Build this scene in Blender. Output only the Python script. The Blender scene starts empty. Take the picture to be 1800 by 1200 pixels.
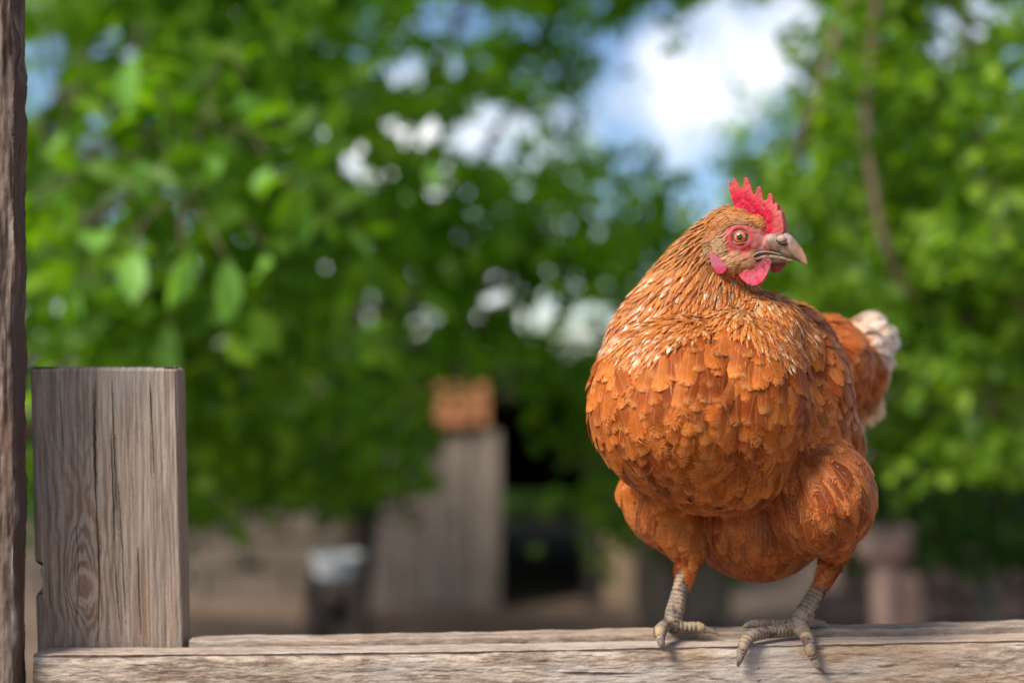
import bpy, bmesh, math, random
import numpy as np
from mathutils import Vector, Matrix, noise as mnoise
from mathutils.bvhtree import BVHTree
R = math.radians
random.seed(7); rng = np.random.default_rng(11)
C = bpy.context.scene.collection

# ------------------------------------------------------------------ camera, sky, sun, exposure
CAMZ = 1.30; FPX = 2500.0
cam = bpy.data.cameras.new('camera'); cam.lens = 50; cam.sensor_width = 36; cam.clip_start = .05; cam.clip_end = 2000
cam.dof.use_dof = True; cam.dof.focus_distance = 1.175; cam.dof.aperture_fstop = 2.0
cam.dof.aperture_blades = 7; cam.dof.aperture_rotation = R(12)
camo = bpy.data.objects.new('camera', cam); C.objects.link(camo)
camo.location = (0, 0, CAMZ); camo.rotation_euler = (R(90), 0, 0)
sc = bpy.context.scene; sc.camera = camo
SUN_EL, SUN_AZ = 47, -124         # azimuth from +Y towards +X
w = bpy.data.worlds.new('World'); sc.world = w; w.use_nodes = True
wn = w.node_tree; bg = wn.nodes['Background']; bg.inputs[1].default_value = .075
sky = wn.nodes.new('ShaderNodeTexSky'); sky.sky_type = 'NISHITA'; sky.sun_disc = False
sky.sun_elevation = R(SUN_EL); sky.sun_rotation = R(SUN_AZ); sky.dust_density = .2; sky.ozone_density = 4; sky.air_density = .8
tc = wn.nodes.new('ShaderNodeTexCoord'); mp = wn.nodes.new('ShaderNodeMapping')
mp.inputs['Location'].default_value = (3.55, 1.2, .15)
nz = wn.nodes.new('ShaderNodeTexNoise'); nz.inputs['Scale'].default_value = 5.5; nz.inputs['Detail'].default_value = 5
cr = wn.nodes.new('ShaderNodeValToRGB'); cr.color_ramp.elements[0].position = .515; cr.color_ramp.elements[1].position = .66
mx = wn.nodes.new('ShaderNodeMix'); mx.data_type = 'RGBA'; mx.inputs[7].default_value = (12, 11.9, 12, 1)
wn.links.new(tc.outputs['Generated'], mp.inputs[0]); wn.links.new(mp.outputs[0], nz.inputs['Vector'])
wn.links.new(nz.outputs['Fac'], cr.inputs[0]); wn.links.new(cr.outputs[0], mx.inputs[0])
wn.links.new(sky.outputs[0], mx.inputs[6]); wn.links.new(mx.outputs[2], bg.inputs[0])
sl = bpy.data.lights.new('sun', 'SUN'); sl.energy = 3.4; sl.angle = R(22); sl.color = (1, .94, .84)
so = bpy.data.objects.new('sun', sl); C.objects.link(so)
a, e = R(SUN_AZ), R(SUN_EL)
so.rotation_euler = Vector((math.sin(a)*math.cos(e), math.cos(a)*math.cos(e), math.sin(e))).to_track_quat('Z', 'Y').to_euler()
sc.view_settings.view_transform = 'Standard'; sc.view_settings.look = 'None'
sc.view_settings.exposure = .90; sc.view_settings.gamma = 1
sc.cycles.transparent_max_bounces = 24

# ------------------------------------------------------------------ helpers
def P(px, py, y):                  # point at depth y seen in the photograph at (px, py)
    return Vector(((px-900)/FPX*y, y, CAMZ-(py-600)/FPX*y))
def proj(v):                       # (n,3) -> pixel coordinates
    return 900+FPX*v[:, 0]/v[:, 1], 600-FPX*(v[:, 2]-CAMZ)/v[:, 1]
def ss(a, b, x):
    t = np.clip((x-a)/(b-a), 0, 1); return t*t*(3-2*t)
def tag(o, label=None, cat=None, group=None, kind=None):
    for k, v in (('label', label), ('category', cat), ('group', group), ('kind', kind)):
        if v: o[k] = v
    return o
def empty(name, loc=(0, 0, 0)):
    o = bpy.data.objects.new(name, None); C.objects.link(o); o.location = loc; o.empty_display_size = .1
    return o
def mesh_np(name, V, F, mat=None, parent=None, smooth=True, cols=None, uvs=None, floats=None):
    """F: (m,4) or (m,3) int array; cols: {name:(n,3)} per vertex; uvs per vertex"""
    V = np.asarray(V, dtype=np.float32); F = np.asarray(F, dtype=np.int32)
    me = bpy.data.meshes.new(name); m, k = F.shape
    off = np.array(parent.matrix_world.translation if parent else (0, 0, 0), dtype=np.float32)
    if parent is not None: off = np.array(parent.location, dtype=np.float32) if parent.parent is None else np.zeros(3, np.float32)
    me.vertices.add(len(V)); me.vertices.foreach_set('co', (V-off).ravel())
    me.loops.add(m*k); me.loops.foreach_set('vertex_index', F.ravel())
    me.polygons.add(m); me.polygons.foreach_set('loop_start', np.arange(0, m*k, k, dtype=np.int32))
    me.update(calc_edges=True)
    if smooth: me.polygons.foreach_set('use_smooth', np.ones(m, bool))
    for n_, c_ in (cols or {}).items():
        at = me.color_attributes.new(n_, 'FLOAT_COLOR', 'POINT')
        cc = np.ones((len(V), 4), np.float32); cc[:, :3] = c_; at.data.foreach_set('color', cc.ravel())
    for n_, c_ in (floats or {}).items():
        at = me.attributes.new(n_, 'FLOAT', 'POINT'); at.data.foreach_set('value', np.asarray(c_, np.float32))
    for n_, c_ in (uvs or {}).items():
        u = me.uv_layers.new(name=n_); u.data.foreach_set('uv', np.asarray(c_, np.float32)[F.ravel()].ravel())
    if mat: me.materials.append(mat)
    me.validate(); me.update()
    o = bpy.data.objects.new(name, me); C.objects.link(o)
    if parent: o.parent = parent
    return o
def bm_obj(name, bm, mat, parent=None, smooth=False):
    me = bpy.data.meshes.new(name)
    if parent is not None: bmesh.ops.translate(bm, verts=bm.verts, vec=-parent.location)
    bm.to_mesh(me); bm.free()
    if smooth:
        for p in me.polygons: p.use_smooth = True
    me.materials.append(mat); o = bpy.data.objects.new(name, me); C.objects.link(o)
    if parent: o.parent = parent
    return o
def box(bm, c, s, rz=0, bevel=0, rx=0, ry=0):
    r = bmesh.ops.create_cube(bm, size=1)
    vs = r['verts']
    M = Matrix.Translation(c) @ Matrix.Rotation(rz, 4, 'Z') @ Matrix.Rotation(rx, 4, 'X') @ Matrix.Rotation(ry, 4, 'Y') @ Matrix.Diagonal((*s, 1))
    bmesh.ops.transform(bm, matrix=M, verts=vs)
    if bevel:
        es = list({e for v in vs for e in v.link_edges})
        bmesh.ops.bevel(bm, geom=es, offset=bevel, segments=2, affect='EDGES')
def tube(bm, pts, rad, seg=12, sub=1):
    """closed tapered tube through pts"""
    pts = [Vector(p) for p in pts]
    if sub > 1:                                       # catmull-rom
        q, rr = [], []
        for i in range(len(pts)-1):
            p0 = pts[max(i-1, 0)]; p1 = pts[i]; p2 = pts[i+1]; p3 = pts[min(i+2, len(pts)-1)]
            for k in range(sub):
                t = k/sub
                q.append(.5*((2*p1)+(p2-p0)*t+(2*p0-5*p1+4*p2-p3)*t*t+(3*p1-p0-3*p2+p3)*t**3)); rr.append(rad[i]*(1-t)+rad[i+1]*t)
        q.append(pts[-1]); rr.append(rad[-1]); pts, rad = q, rr
    d = (pts[1]-pts[0]).normalized(); up = d.orthogonal().normalized(); rings = []
    n = len(pts)
    seq = [(pts[0]-d*rad[0]*.6, rad[0]*.6, d)]
    for i in range(n):
        dd = (pts[min(i+1, n-1)]-pts[max(i-1, 0)]).normalized(); seq.append((pts[i], rad[i], dd))
    seq.append((pts[-1]+dd*rad[-1]*.6, rad[-1]*.6, dd))
    for p, r, dd in seq:
        up = (up-dd*up.dot(dd)).normalized(); sd = dd.cross(up)
        rings.append([bm.verts.new(p+(up*math.cos(t)+sd*math.sin(t))*r) for t in [2*math.pi*k/seg for k in range(seg)]])
    for a_, b_ in zip(rings, rings[1:]):
        for k in range(seg):
            bm.faces.new((a_[k], a_[(k+1) % seg], b_[(k+1) % seg], b_[k]))
    bm.faces.new(rings[0][::-1]); bm.faces.new(rings[-1])
def ellipsoid(bm, c, r, ax=None, seg=32):
    v = bmesh.ops.create_uvsphere(bm, u_segments=seg, v_segments=seg//2, radius=1)['verts']
    M = Matrix.Diagonal((*r, 1))
    if ax is not None:
        A = Matrix((ax[0], ax[1], ax[2])).transposed().to_4x4(); M = A @ M
    bmesh.ops.transform(bm, matrix=Matrix.Translation(c) @ M, verts=v)
def evaluated(bm, voxel, smooth=4, fac=.6):
    """voxel-remesh a bmesh into one continuous surface; returns V, F(quads)"""
    me = bpy.data.meshes.new('tmp'); bm.to_mesh(me); bm.free()
    o = bpy.data.objects.new('tmp', me); C.objects.link(o)
    m = o.modifiers.new('r', 'REMESH'); m.mode = 'VOXEL'; m.voxel_size = voxel
    if smooth:
        s = o.modifiers.new('s', 'SMOOTH'); s.iterations = smooth; s.factor = fac
    dg = bpy.context.evaluated_depsgraph_get(); dg.update(); ev = o.evaluated_get(dg); em = ev.to_mesh()
    V = np.empty(len(em.vertices)*3, np.float32); em.vertices.foreach_get('co', V); V = V.reshape(-1, 3)
    F = np.array([list(p.vertices)+([p.vertices[2]] if len(p.vertices) == 3 else []) for p in em.polygons], np.int32)[:, :4]
    ev.to_mesh_clear(); bpy.data.objects.remove(o); bpy.data.meshes.remove(me)
    return V, F
def vnormals(V, F):
    n = np.cross(V[F[:, 2]]-V[F[:, 0]], V[F[:, 3]]-V[F[:, 1]])
    N = np.zeros_like(V)
    for k in range(4): np.add.at(N, F[:, k], n)
    return N/np.maximum(np.linalg.norm(N, axis=1, keepdims=True), 1e-12)
# value noise on a lattice
_T = rng.random((256, 256)).astype(np.float32)
def vn(x, y):
    xi = np.floor(x).astype(int); yi = np.floor(y).astype(int); fx = x-xi; fy = y-yi
    fx = fx*fx*(3-2*fx); fy = fy*fy*(3-2*fy); g = lambda i, j: _T[i & 255, j & 255]
    return (g(xi, yi)*(1-fx)+g(xi+1, yi)*fx)*(1-fy)+(g(xi, yi+1)*(1-fx)+g(xi+1, yi+1)*fx)*fy
def fbm(x, y, o=4, g=.5):
    s = 0; a_ = 1; t = 0
    for k in range(o): s = s+a_*vn(x+17.3*k, y+9.1*k); t += a_; a_ *= g; x = x*2.03; y = y*2.03
    return s/t
_Q = np.linalg.qr(np.random.default_rng(4).normal(size=(3, 3)))[0]
def vn3(V, f, seed=0):             # cheap 3-D noise from three tilted planes
    V = V@_Q
    return (vn(V[:, 0]*f+seed, V[:, 1]*f+31)+vn(V[:, 1]*f+7+seed, V[:, 2]*f+3)+vn(V[:, 2]*f+57, V[:, 0]*f+seed+13))/3
def mixc(a_, b_, t):
    t = np.asarray(t)[..., None]; return np.asarray(a_)*(1-t)+np.asarray(b_)*t

# ------------------------------------------------------------------ materials
class NT:
    def __init__(s, name):
        s.m = bpy.data.materials.new(name); s.m.use_nodes = True; s.t = s.m.node_tree; s.b = s.t.nodes['Principled BSDF']
        s.out = s.t.nodes['Material Output']
    def n(s, typ, **kw):
        nd = s.t.nodes.new('ShaderNode'+typ)
        for k, v in kw.items():
            if k[0] == '_': setattr(nd, k[1:], v)
            else: nd.inputs[k.replace('__', ' ')].default_value = v
        return nd
    def l(s, a_, b_): s.t.links.new(a_, b_)
    def math(s, op, a_, b_=None, c_=None):
        nd = s.t.nodes.new('ShaderNodeMath'); nd.operation = op
        for i, v in enumerate((a_, b_, c_)):
            if v is None: continue
            if isinstance(v, (int, float)): nd.inputs[i].default_value = v
            else: s.l(v, nd.inputs[i])
        return nd.outputs[0]
    def ramp(s, fac, stops):
        nd = s.t.nodes.new('ShaderNodeValToRGB'); els = nd.color_ramp.elements
        while len(els) < len(stops): els.new(.5)
        for el, (p, c) in zip(els, stops): el.position = p; el.color = (*c, 1)
        s.l(fac, nd.inputs[0]); return nd.outputs[0]
    def noise(s, scale, detail=4, vec=None, rough=.55, stretch=None):
        nd = s.n('TexNoise', Scale=scale, Detail=detail, Roughness=rough)
        if vec is None: vec = s.n('TexCoord').outputs['Object']
        if stretch:
            m = s.n('Mapping'); m.inputs['Scale'].default_value = stretch; s.l(vec, m.inputs[0]); vec = m.outputs[0]
        s.l(vec, nd.inputs['Vector']); return nd.outputs['Fac']
    def bump(s, h, strength=.5, dist=.001):
        nd = s.n('Bump', Strength=strength, Distance=dist); s.l(h, nd.inputs['Height']); s.l(nd.outputs[0], s.b.inputs['Normal']); return nd
    def mix(s, fac, a_, b_, blend='MIX'):
        nd = s.t.nodes.new('ShaderNodeMix'); nd.data_type = 'RGBA'; nd.blend_type = blend
        for v, i in ((fac, 0), (a_, 6), (b_, 7)):
            if isinstance(v, (int, float)): nd.inputs[i].default_value = v
            elif isinstance(v, tuple): nd.inputs[i].default_value = (*v, 1)
            else: s.l(v, nd.inputs[i])
        return nd.outputs[2]
def simple(name, c1, c2, scale=20, rough=.8, spec=.3, bump=.3, dist=.002, stretch=None):
    t = NT(name); f = t.noise(scale, 6, stretch=stretch)
    t.l(t.ramp(f, [(.3, c1), (.7, c2)]), t.b.inputs['Base Color']); t.b.inputs['Roughness'].default_value = rough
    t.b.inputs['Specular IOR Level'].default_value = spec
    if bump: t.bump(f, bump, dist)
    return t.m
def vcol_mat(name, attr='col', rough=.8, spec=.3, nscale=900, bump=.4, dist=.0006, stretch=None, sss=0, var=.25):
    t = NT(name); a_ = t.n('Attribute', _attribute_name=attr)
    f = t.noise(nscale, 4, stretch=stretch)
    g = t.ramp(f, [(.25, (1-var,)*3), (.75, (1+var,)*3)])
    t.l(t.mix(1.0, a_.outputs['Color'], g, 'MULTIPLY'), t.b.inputs['Base Color'])
    t.b.inputs['Roughness'].default_value = rough; t.b.inputs['Specular IOR Level'].default_value = spec
    if sss:
        t.b.inputs['Subsurface Weight'].default_value = sss; t.b.inputs['Subsurface Radius'].default_value = (.004, .0012, .0008); t.b.inputs['Subsurface Scale'].default_value = 1
    t.bump(f, bump, dist); return t.m
def leaf_mat(name, c1, c2, c3, trans=.45):
    t = NT(name); g = t.n('NewGeometry'); rp = g.outputs['Random Per Island']
    c = t.ramp(rp, [(0, c1), (.55, c2), (1, c3)])
    t.l(c, t.b.inputs['Base Color']); t.b.inputs['Roughness'].default_value = .5; t.b.inputs['Specular IOR Level'].default_value = .25
    tr = t.n('BsdfTranslucent'); tc_ = t.mix(1.0, c, (2.0, 2.15, .40), 'MULTIPLY'); t.l(tc_, tr.inputs['Color'])
    ms = t.n('MixShader'); ms.inputs[0].default_value = trans
    t.l(t.b.outputs[0], ms.inputs[1]); t.l(tr.outputs[0], ms.inputs[2]); t.l(ms.outputs[0], t.out.inputs['Surface'])
    return t.m
M_wood = vcol_mat('weathered_wood', rough=.85, spec=.25, nscale=700, bump=.5, dist=.0007, var=.16)
M_bark = simple('bark', (.06, .045, .035), (.16, .12, .09), 8, bump=.8, dist=.01, stretch=(4, 4, 1))
M_twig = simple('twig_bark', (.10, .07, .045), (.22, .15, .10), 30, bump=.3)
M_leaf_w = leaf_mat('walnut_leaf', (.056, .130, .006), (.105, .215, .010), (.20, .34, .025))
M_leaf_b = leaf_mat('far_leaf', (.055, .135, .008), (.105, .22, .010), (.19, .33, .018), .55)
M_leaf_y = leaf_mat('vine_leaf', (.06, .130, .008), (.115, .22, .012), (.24, .36, .03))
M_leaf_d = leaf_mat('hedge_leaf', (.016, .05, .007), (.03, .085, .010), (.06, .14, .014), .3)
M_dirt = simple('yard_dirt', (.10, .066, .045), (.20, .14, .10), 3, bump=.5, dist=.02)
M_grass = simple('grass_blade', (.03, .08, .01), (.10, .2, .03), 3, bump=0)
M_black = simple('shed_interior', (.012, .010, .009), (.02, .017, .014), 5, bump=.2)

# ------------------------------------------------------------------ the yard
V = []; n = 90
xs = np.concatenate([np.linspace(-60, -8, 12), np.linspace(-7, 7, n), np.linspace(8, 60, 12)])
ys = np.concatenate([np.linspace(-20, -1, 8), np.linspace(0, 14, n), np.linspace(16, 120, 16)])
X, Y = np.meshgrid(xs, ys); Z = (fbm(X*1.1+5, Y*1.1, 4)-.5)*.09
V = np.stack([X, Y, Z], -1).reshape(-1, 3); nx = len(xs)
F = np.array([[j*nx+i, j*nx+i+1, (j+1)*nx+i+1, (j+1)*nx+i] for j in range(len(ys)-1) for i in range(nx-1)])
tag(mesh_np('ground', V, F, M_dirt), kind='structure')

def planks(name, p0, p1, z0, z1, pw, mats, parent, th=.022, gap=.006, axis='V', wob=.004):
    """vertical boards from p0 to p1 (xy), as ONE mesh"""
    p0 = Vector(p0); p1 = Vector(p1); L = (p1-p0).length; d = (p1-p0)/L; ang = math.atan2(d.y, d.x); bm = bmesh.new()
    x = 0
    while x < L-.01:
        ww = min(pw*random.uniform(.8, 1.15), L-x); c = p0+d*(x+ww/2); zt = z1+random.uniform(-.02, .02)
        box(bm, (c.x, c.y, (z0+zt)/2), (ww-gap, th, zt-z0), rz=ang+random.uniform(-wob, wob), bevel=.002); x += ww
    return bm_obj(name, bm, mats, parent)
M_plank = simple('grey_planks', (.16, .125, .105), (.33, .27, .23), 6, stretch=(6, 6, .6), bump=.4)
M_brick = simple('orange_brick', (.44, .17, .07), (.58, .27, .13), 9, bump=.4)
M_tan = simple('tan_plaster', (.34, .225, .14), (.46, .33, .22), 3, bump=.4, dist=.01)
M_grey = simple('grey_concrete', (.13, .10, .078), (.21, .165, .13), 4, bump=.4, dist=.01)
M_roof = simple('roof_felt', (.05, .045, .04), (.10, .09, .08), 6)
M_steel = NT('galvanised_steel'); M_steel.b.inputs['Metallic'].default_value = .1; M_steel.b.inputs['Roughness'].default_value = .45; M_steel.b.inputs['Base Color'].default_value = (.78, .81, .86, 1); M_steel = M_steel.m
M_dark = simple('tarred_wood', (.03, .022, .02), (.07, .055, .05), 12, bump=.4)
M_rust = simple('old_pinkish_timber', (.22, .13, .105), (.36, .24, .20), 8, bump=.4, stretch=(3, 3, .5))

# shed with a dark open doorway (real opening, hollow inside)
YS = 7.0
shed = tag(empty('shed', (0.35, YS, 0)), 'weathered grey plank shed with orange brick upper corner and dark open doorway', 'shed')
xL, xD0, xD1, xR = P(650, 0, YS).x, P(862, 0, YS).x, P(1046, 0, YS).x, P(1130, 0, YS).x
planks('plank_wall', (xL, YS, 0), (xD0, YS, 0), 0, .862, .14, M_plank, shed)
bm = bmesh.new()
for k in range(3):
    zz = .885+k*.073; x = xL+.30+(k % 2)*-.11
    while x < xD0-.03:
        wd = min(.21, xD0-x-.002)
        if wd > .04: box(bm, (x+wd/2, YS, zz+.034), (wd-.01, .10, .062), bevel=.003)
        x += .22
bm_obj('brick_wall', bm, M_brick, shed)
planks('gable_planks', (xL, YS+.01, 0), (xL+.29, YS+.01, 0), .885, 1.10, .14, M_plank, shed)
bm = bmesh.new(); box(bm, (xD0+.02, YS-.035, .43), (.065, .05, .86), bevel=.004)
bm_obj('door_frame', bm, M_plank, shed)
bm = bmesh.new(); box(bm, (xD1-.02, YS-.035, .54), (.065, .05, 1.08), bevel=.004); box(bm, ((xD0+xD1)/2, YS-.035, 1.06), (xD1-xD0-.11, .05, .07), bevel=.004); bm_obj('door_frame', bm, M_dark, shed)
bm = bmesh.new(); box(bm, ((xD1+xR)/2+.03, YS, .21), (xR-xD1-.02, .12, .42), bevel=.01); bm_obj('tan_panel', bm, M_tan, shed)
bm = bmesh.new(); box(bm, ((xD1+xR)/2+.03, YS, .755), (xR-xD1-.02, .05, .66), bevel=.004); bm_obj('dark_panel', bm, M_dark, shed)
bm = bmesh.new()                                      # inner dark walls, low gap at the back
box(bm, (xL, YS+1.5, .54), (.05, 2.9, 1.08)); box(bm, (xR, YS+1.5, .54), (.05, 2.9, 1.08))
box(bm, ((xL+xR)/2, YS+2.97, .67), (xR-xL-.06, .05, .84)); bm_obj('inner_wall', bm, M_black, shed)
bm = bmesh.new(); box(bm, ((xL+xR)/2, YS+1.55, 1.165), (xR-xL+.3, 3.12, .05), rx=R(1.2), bevel=.005); bm_obj('roof', bm, M_roof, shed)
# grass beyond the shed seen through the low gap
def grass_patch(name, x0, x1, y0, y1, n, h, label):
    x = rng.uniform(x0, x1, n); y = rng.uniform(y0, y1, n); a_ = rng.uniform(0, 6.28, n); hh = h*rng.uniform(.5, 1.2, n)
    b = np.stack([x, y, np.zeros(n)-.02], 1); s = np.stack([np.cos(a_), np.sin(a_), 0*a_], 1)*.008
    t = b+np.stack([rng.normal(0, .3, n)*hh, rng.normal(0, .3, n)*hh, hh], 1); m = (b+t)/2+[0, 0, .01]
    V = np.stack([b-s, b+s, m+s*.7, m-s*.7, t], 1).reshape(-1, 3); i = np.arange(n)[:, None]*5
    F = np.concatenate([i+[0, 1, 2, 3], i+[3, 2, 4, 4]]); F = np.concatenate([np.c_[F[:n, [0, 1, 2]]], np.c_[F[:n, [0, 2, 3]]], F[n:, :3]])
    return tag(mesh_np(name, V, F, M_grass, smooth=False), label, 'grass', kind='stuff')
grass_patch('grass', -1.5, 4, YS+3.2, YS+7, 9000, .22, 'bright green grass growing in the light behind the shed')
# garden wall and outhouse on the left
ow = tag(empty('plastered_outhouse', (P(510, 0, 7.4).x, 7.4, 0)), 'tan plastered outhouse wall beside the grey shed, half hidden by leaves', 'outhouse')
xa, xb = P(462, 0, 7.4).x, P(640, 0, 7.4).x
bm = bmesh.new(); box(bm, ((xa+xb)/2, 7.5, .72), (xb-xa, .2, 1.44), bevel=.01); bm_obj('wall', bm, M_tan, ow)
bm = bmesh.new(); box(bm, ((xa+xb)/2, 7.5, 1.475), (xb-xa+.16, .5, .06), bevel=.01); bm_obj('coping', bm, M_roof, ow)
bm = bmesh.new()
for k in range(9):
    for j in range(5):
        ww = .40; x = -3.8+k*.41+(j % 2)*.2
        box(bm, (x, 7.25, .07+j*.152), (ww, .18, .145), bevel=.008)
tag(bm_obj('block_wall', bm, M_grey), 'low grey concrete block wall behind the leaves on the left of the yard', 'wall')
# stand with a basin
yb = 5.6; bx = P(592, 0, yb).x; b0 = P(592, 1012, yb).z
st = tag(empty('water_stand', (bx, yb, 0)), 'dark wooden stand in the yard carrying the pale metal basin', 'stand')
bm = bmesh.new(); box(bm, (bx, yb, b0-.02), (.24, .24, .035), bevel=.004); bm_obj('top_board', bm, M_dark, st)
bm = bmesh.new(); box(bm, (bx, yb, b0*.55), (.22, .03, .10), bevel=.003); box(bm, (bx, yb+.09, b0*.55), (.22, .03, .10), bevel=.003); bm_obj('cross_rail', bm, M_dark, st)
for sx in (-1, 1):
    for sy in (-1, 1):
        bm = bmesh.new(); box(bm, (bx+sx*.092, yb+sy*.092, (b0-.04)/2), (.045, .045, b0-.04), bevel=.004); bm_obj('leg', bm, M_dark, st)
bm = bmesh.new(); box(bm, (bx, yb, b0*.27), (.14, .14, b0*.5), bevel=.01); bm_obj('block', bm, M_dark, st)
bm = bmesh.new(); rg = []
prof = [(.0, .0), (.075, .0), (.082, .012), (.096, .075), (.103, .08), (.103, .086), (.094, .083), (.078, .016), (.0, .010)]
SG = 36
for r_, z_ in prof: rg.append([bm.verts.new((bx+max(r_, .0004)*math.cos(t), yb+max(r_, .0004)*math.sin(t), b0+z_)) for t in [6.28318*k/SG for k in range(SG)]])
for a_, b_ in zip(rg, rg[1:]):
    for k in range(SG): bm.faces.new((a_[k], a_[(k+1) % SG], b_[(k+1) % SG], b_[k]))
tag(bm_obj('metal_basin', bm, M_steel, smooth=True), 'small pale galvanised basin standing on the dark wooden stand', 'basin')
# old posts, stump and stones at the right behind the hen
def post(px, w_, top, y, lab, mat, lean=0, cap=None):
    p = P(px, 0, y); zt = P(px, top, y).z
    root = tag(empty('old_post', (p.x, y, 0)), lab, 'post', 'old posts behind the hen')
    bm = bmesh.new(); hw = w_/FPX*y/2
    tube(bm, [(p.x+lean*k/6+random.uniform(-.008, .008), y+random.uniform(-.01, .01), -.02+zt*k/6) for k in range(7)], [hw*random.uniform(.9, 1.1) for k in range(7)], 10)
    bm_obj('shaft', bm, mat, root, True)
    if cap:
        bm = bmesh.new(); ellipsoid(bm, (p.x+lean, y, zt+.01), (cap/FPX*y/2, .07, .07), seg=14)
        for v in bm.verts: v.co += Vector((mnoise.noise(v.co*18), mnoise.noise(v.co*18+Vector((9, 0, 0))), mnoise.noise(v.co*18+Vector((0, 9, 0)))))*.02
        bm_obj('knob', bm, mat, root, True)
post(1555, 46, 965, 4.6, 'gnarled pinkish post with a swollen top right behind the hen', M_rust, .0, 100)
post(1612, 50, 1010, 5.2, 'short pinkish post leaning beside the gnarled post', M_rust, -.03)
post(1735, 40, 935, 6.2, 'grey post deep in the shade at the right', M_plank)
bm = bmesh.new()
for k in range(7):
    for j in range(3):
        box(bm, (1.55+k*.33+(j % 2)*.15, 6.6, .07+j*.14), (.32, .2, .13), bevel=.02)
tag(bm_obj('stone_wall', bm, M_rust), 'low rough stone wall at the foot of the leafy hedge', 'wall')
tb = tag(empty('feed_trough', (P(1205, 0, 6.2).x, 6.2, 0)), 'pale grey feed trough seen between the legs of the hen', 'trough')
bm = bmesh.new(); tx = P(1205, 0, 6.2).x
box(bm, (tx, 6.2, .23), (.36, .02, .28), bevel=.004); box(bm, (tx, 6.5, .23), (.36, .02, .28), bevel=.004)
box(bm, (tx-.19, 6.35, .23), (.02, .32, .28), bevel=.004); box(bm, (tx+.19, 6.35, .23), (.02, .32, .28), bevel=.004); box(bm, (tx, 6.35, .10), (.355, .275, .02)); bm_obj('tray', bm, M_grey, tb)
for sx in (-1, 1):
    bm = bmesh.new(); box(bm, (tx+sx*.14, 6.35, .04), (.05, .25, .085), bevel=.004); bm_obj('foot', bm, M_grey, tb)

# ------------------------------------------------------------------ foliage
# openings in the crowns where the sky (or the yard) shows: (px, py, rx, ry, chance of a leaf staying)
GAPS = [(1120, 130, 66, 66, .06), (1205, 175, 92, 62, .07), (1312, 80, 60, 62, .07), (1265, 25, 50, 36, .10), (1175, 215, 60, 36, .10), (1225, 250, 50, 28, .15), (1100, 90, 40, 35, .03),
        (855, 228, 48, 46, .03), (935, 250, 35, 30, .35), (700, 125, 42, 26, .15), (770, 115, 40, 24, .25), (650, 545, 50, 22, .1), (720, 548, 44, 22, .1), (735, 590, 24, 18, .2),
        (800, 35, 95, 38, .10), (930, 35, 60, 30, .2), (590, 72, 34, 24, .15), (665, 60, 60, 28, .3), (620, 250, 26, 42, .2), (728, 222, 30, 22, .12), (668, 305, 32, 18, .2), 
        (72, 120, 46, 62, .05), (150, 80, 28, 18, .2), (195, 70, 32, 30, .2), (240, 88, 24, 18, .3), (192, 202, 18, 18, .15), (182, 236, 18, 18, .15), (970, 560, 48, 30, .2), (1040, 575, 50, 24, .15), (1000, 520, 30, 22, .3),
        (1060, 215, 40, 30, .15), (1010, 225, 26, 24, .2), (1250, 330, 30, 28, .3), (1230, 290, 26, 22, .4), (870, 500, 34, 28, .35), (565, 570, 18, 18, .3), (570, 485, 22, 20, .4), (1395, 25, 36, 26, .2), (1655, 50, 24, 20, .2), (1690, 60, 20, 20, .3), (1720, 28, 26, 20, .2), (1660, 85, 20, 16, .3),
        (915, 300, 24, 26, .4), (1080, 170, 40, 40, .1), (1340, 160, 40, 40, .35), (785, 90, 30, 22, .3), (1150, 40, 40, 20, .3)]
YARD = [(762, 985, 105, 75, .0), (826, 810, 36, 120, .05), (816, 705, 44, 42, .16), (520, 965, 65, 60, .08), (595, 1010, 70, 70, 0), (400, 985, 60, 50, .25), (950, 1035, 110, 45, 0), (900, 880, 50, 180, .04), (960, 860, 70, 110, .4), (592, 985, 60, 35, 0), (960, 955, 90, 60, .10), (1150, 1010, 110, 60, .05), (1100, 1060, 500, 40, 0), (1400, 1060, 250, 50, .05), (1560, 960, 60, 50, .05), (1620, 1040, 90, 50, .1), (600, 1080, 700, 45, 0), (650, 940, 50, 35, .1)]
def leaf_field(cent, nrm_up, L, W, droop=.5, seed=0):
    """leaf blades: 8 verts each, folded along the midrib and bent"""
    n = len(cent); g = np.random.default_rng(seed)
    az = g.uniform(0, 2*np.pi, n); el = -np.abs(g.normal(droop, .45, n))
    t = np.stack([np.cos(az)*np.cos(el), np.sin(az)*np.cos(el), np.sin(el)], 1)
    nn = nrm_up*.8+g.normal(0, .55, (n, 3)); nn[:, 2] += .6; s = np.cross(t, nn); s /= np.linalg.norm(s, axis=1, keepdims=True)+1e-9
    nn = np.cross(s, t); L_ = (L*g.uniform(.55, 1.15, n))[:, None]; W_ = (W*g.uniform(.7, 1.1, n))[:, None]
    rows = [(0, .0, 0), (.28, .85, .05), (.6, 1, .06), (.85, .55, 0), (1, .0, -.08)]
    V = []
    for v, w_, h in rows:
        c = cent+t*L_*(v-.3)+nn*L_*h
        if w_ == 0: V.append(c)
        else: V += [c-s*W_*w_*.5+nn*W_*.12*w_, c-nn*W_*.06, c+s*W_*w_*.5+nn*W_*.12*w_]
    V = np.stack(V, 1); m = V.shape[1]
    tri = [[0, 2, 1], [0, 3, 2], [1, 2, 5], [1, 5, 4], [2, 3, 6], [2, 6, 5], [4, 5, 8], [4, 8, 7], [5, 6, 9], [5, 9, 8], [7, 8, 10], [8, 9, 10]]
    F = (np.arange(n)[:, None, None]*m+np.array(tri)[None]).reshape(-1, 3)
    return V.reshape(-1, 3), F
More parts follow.
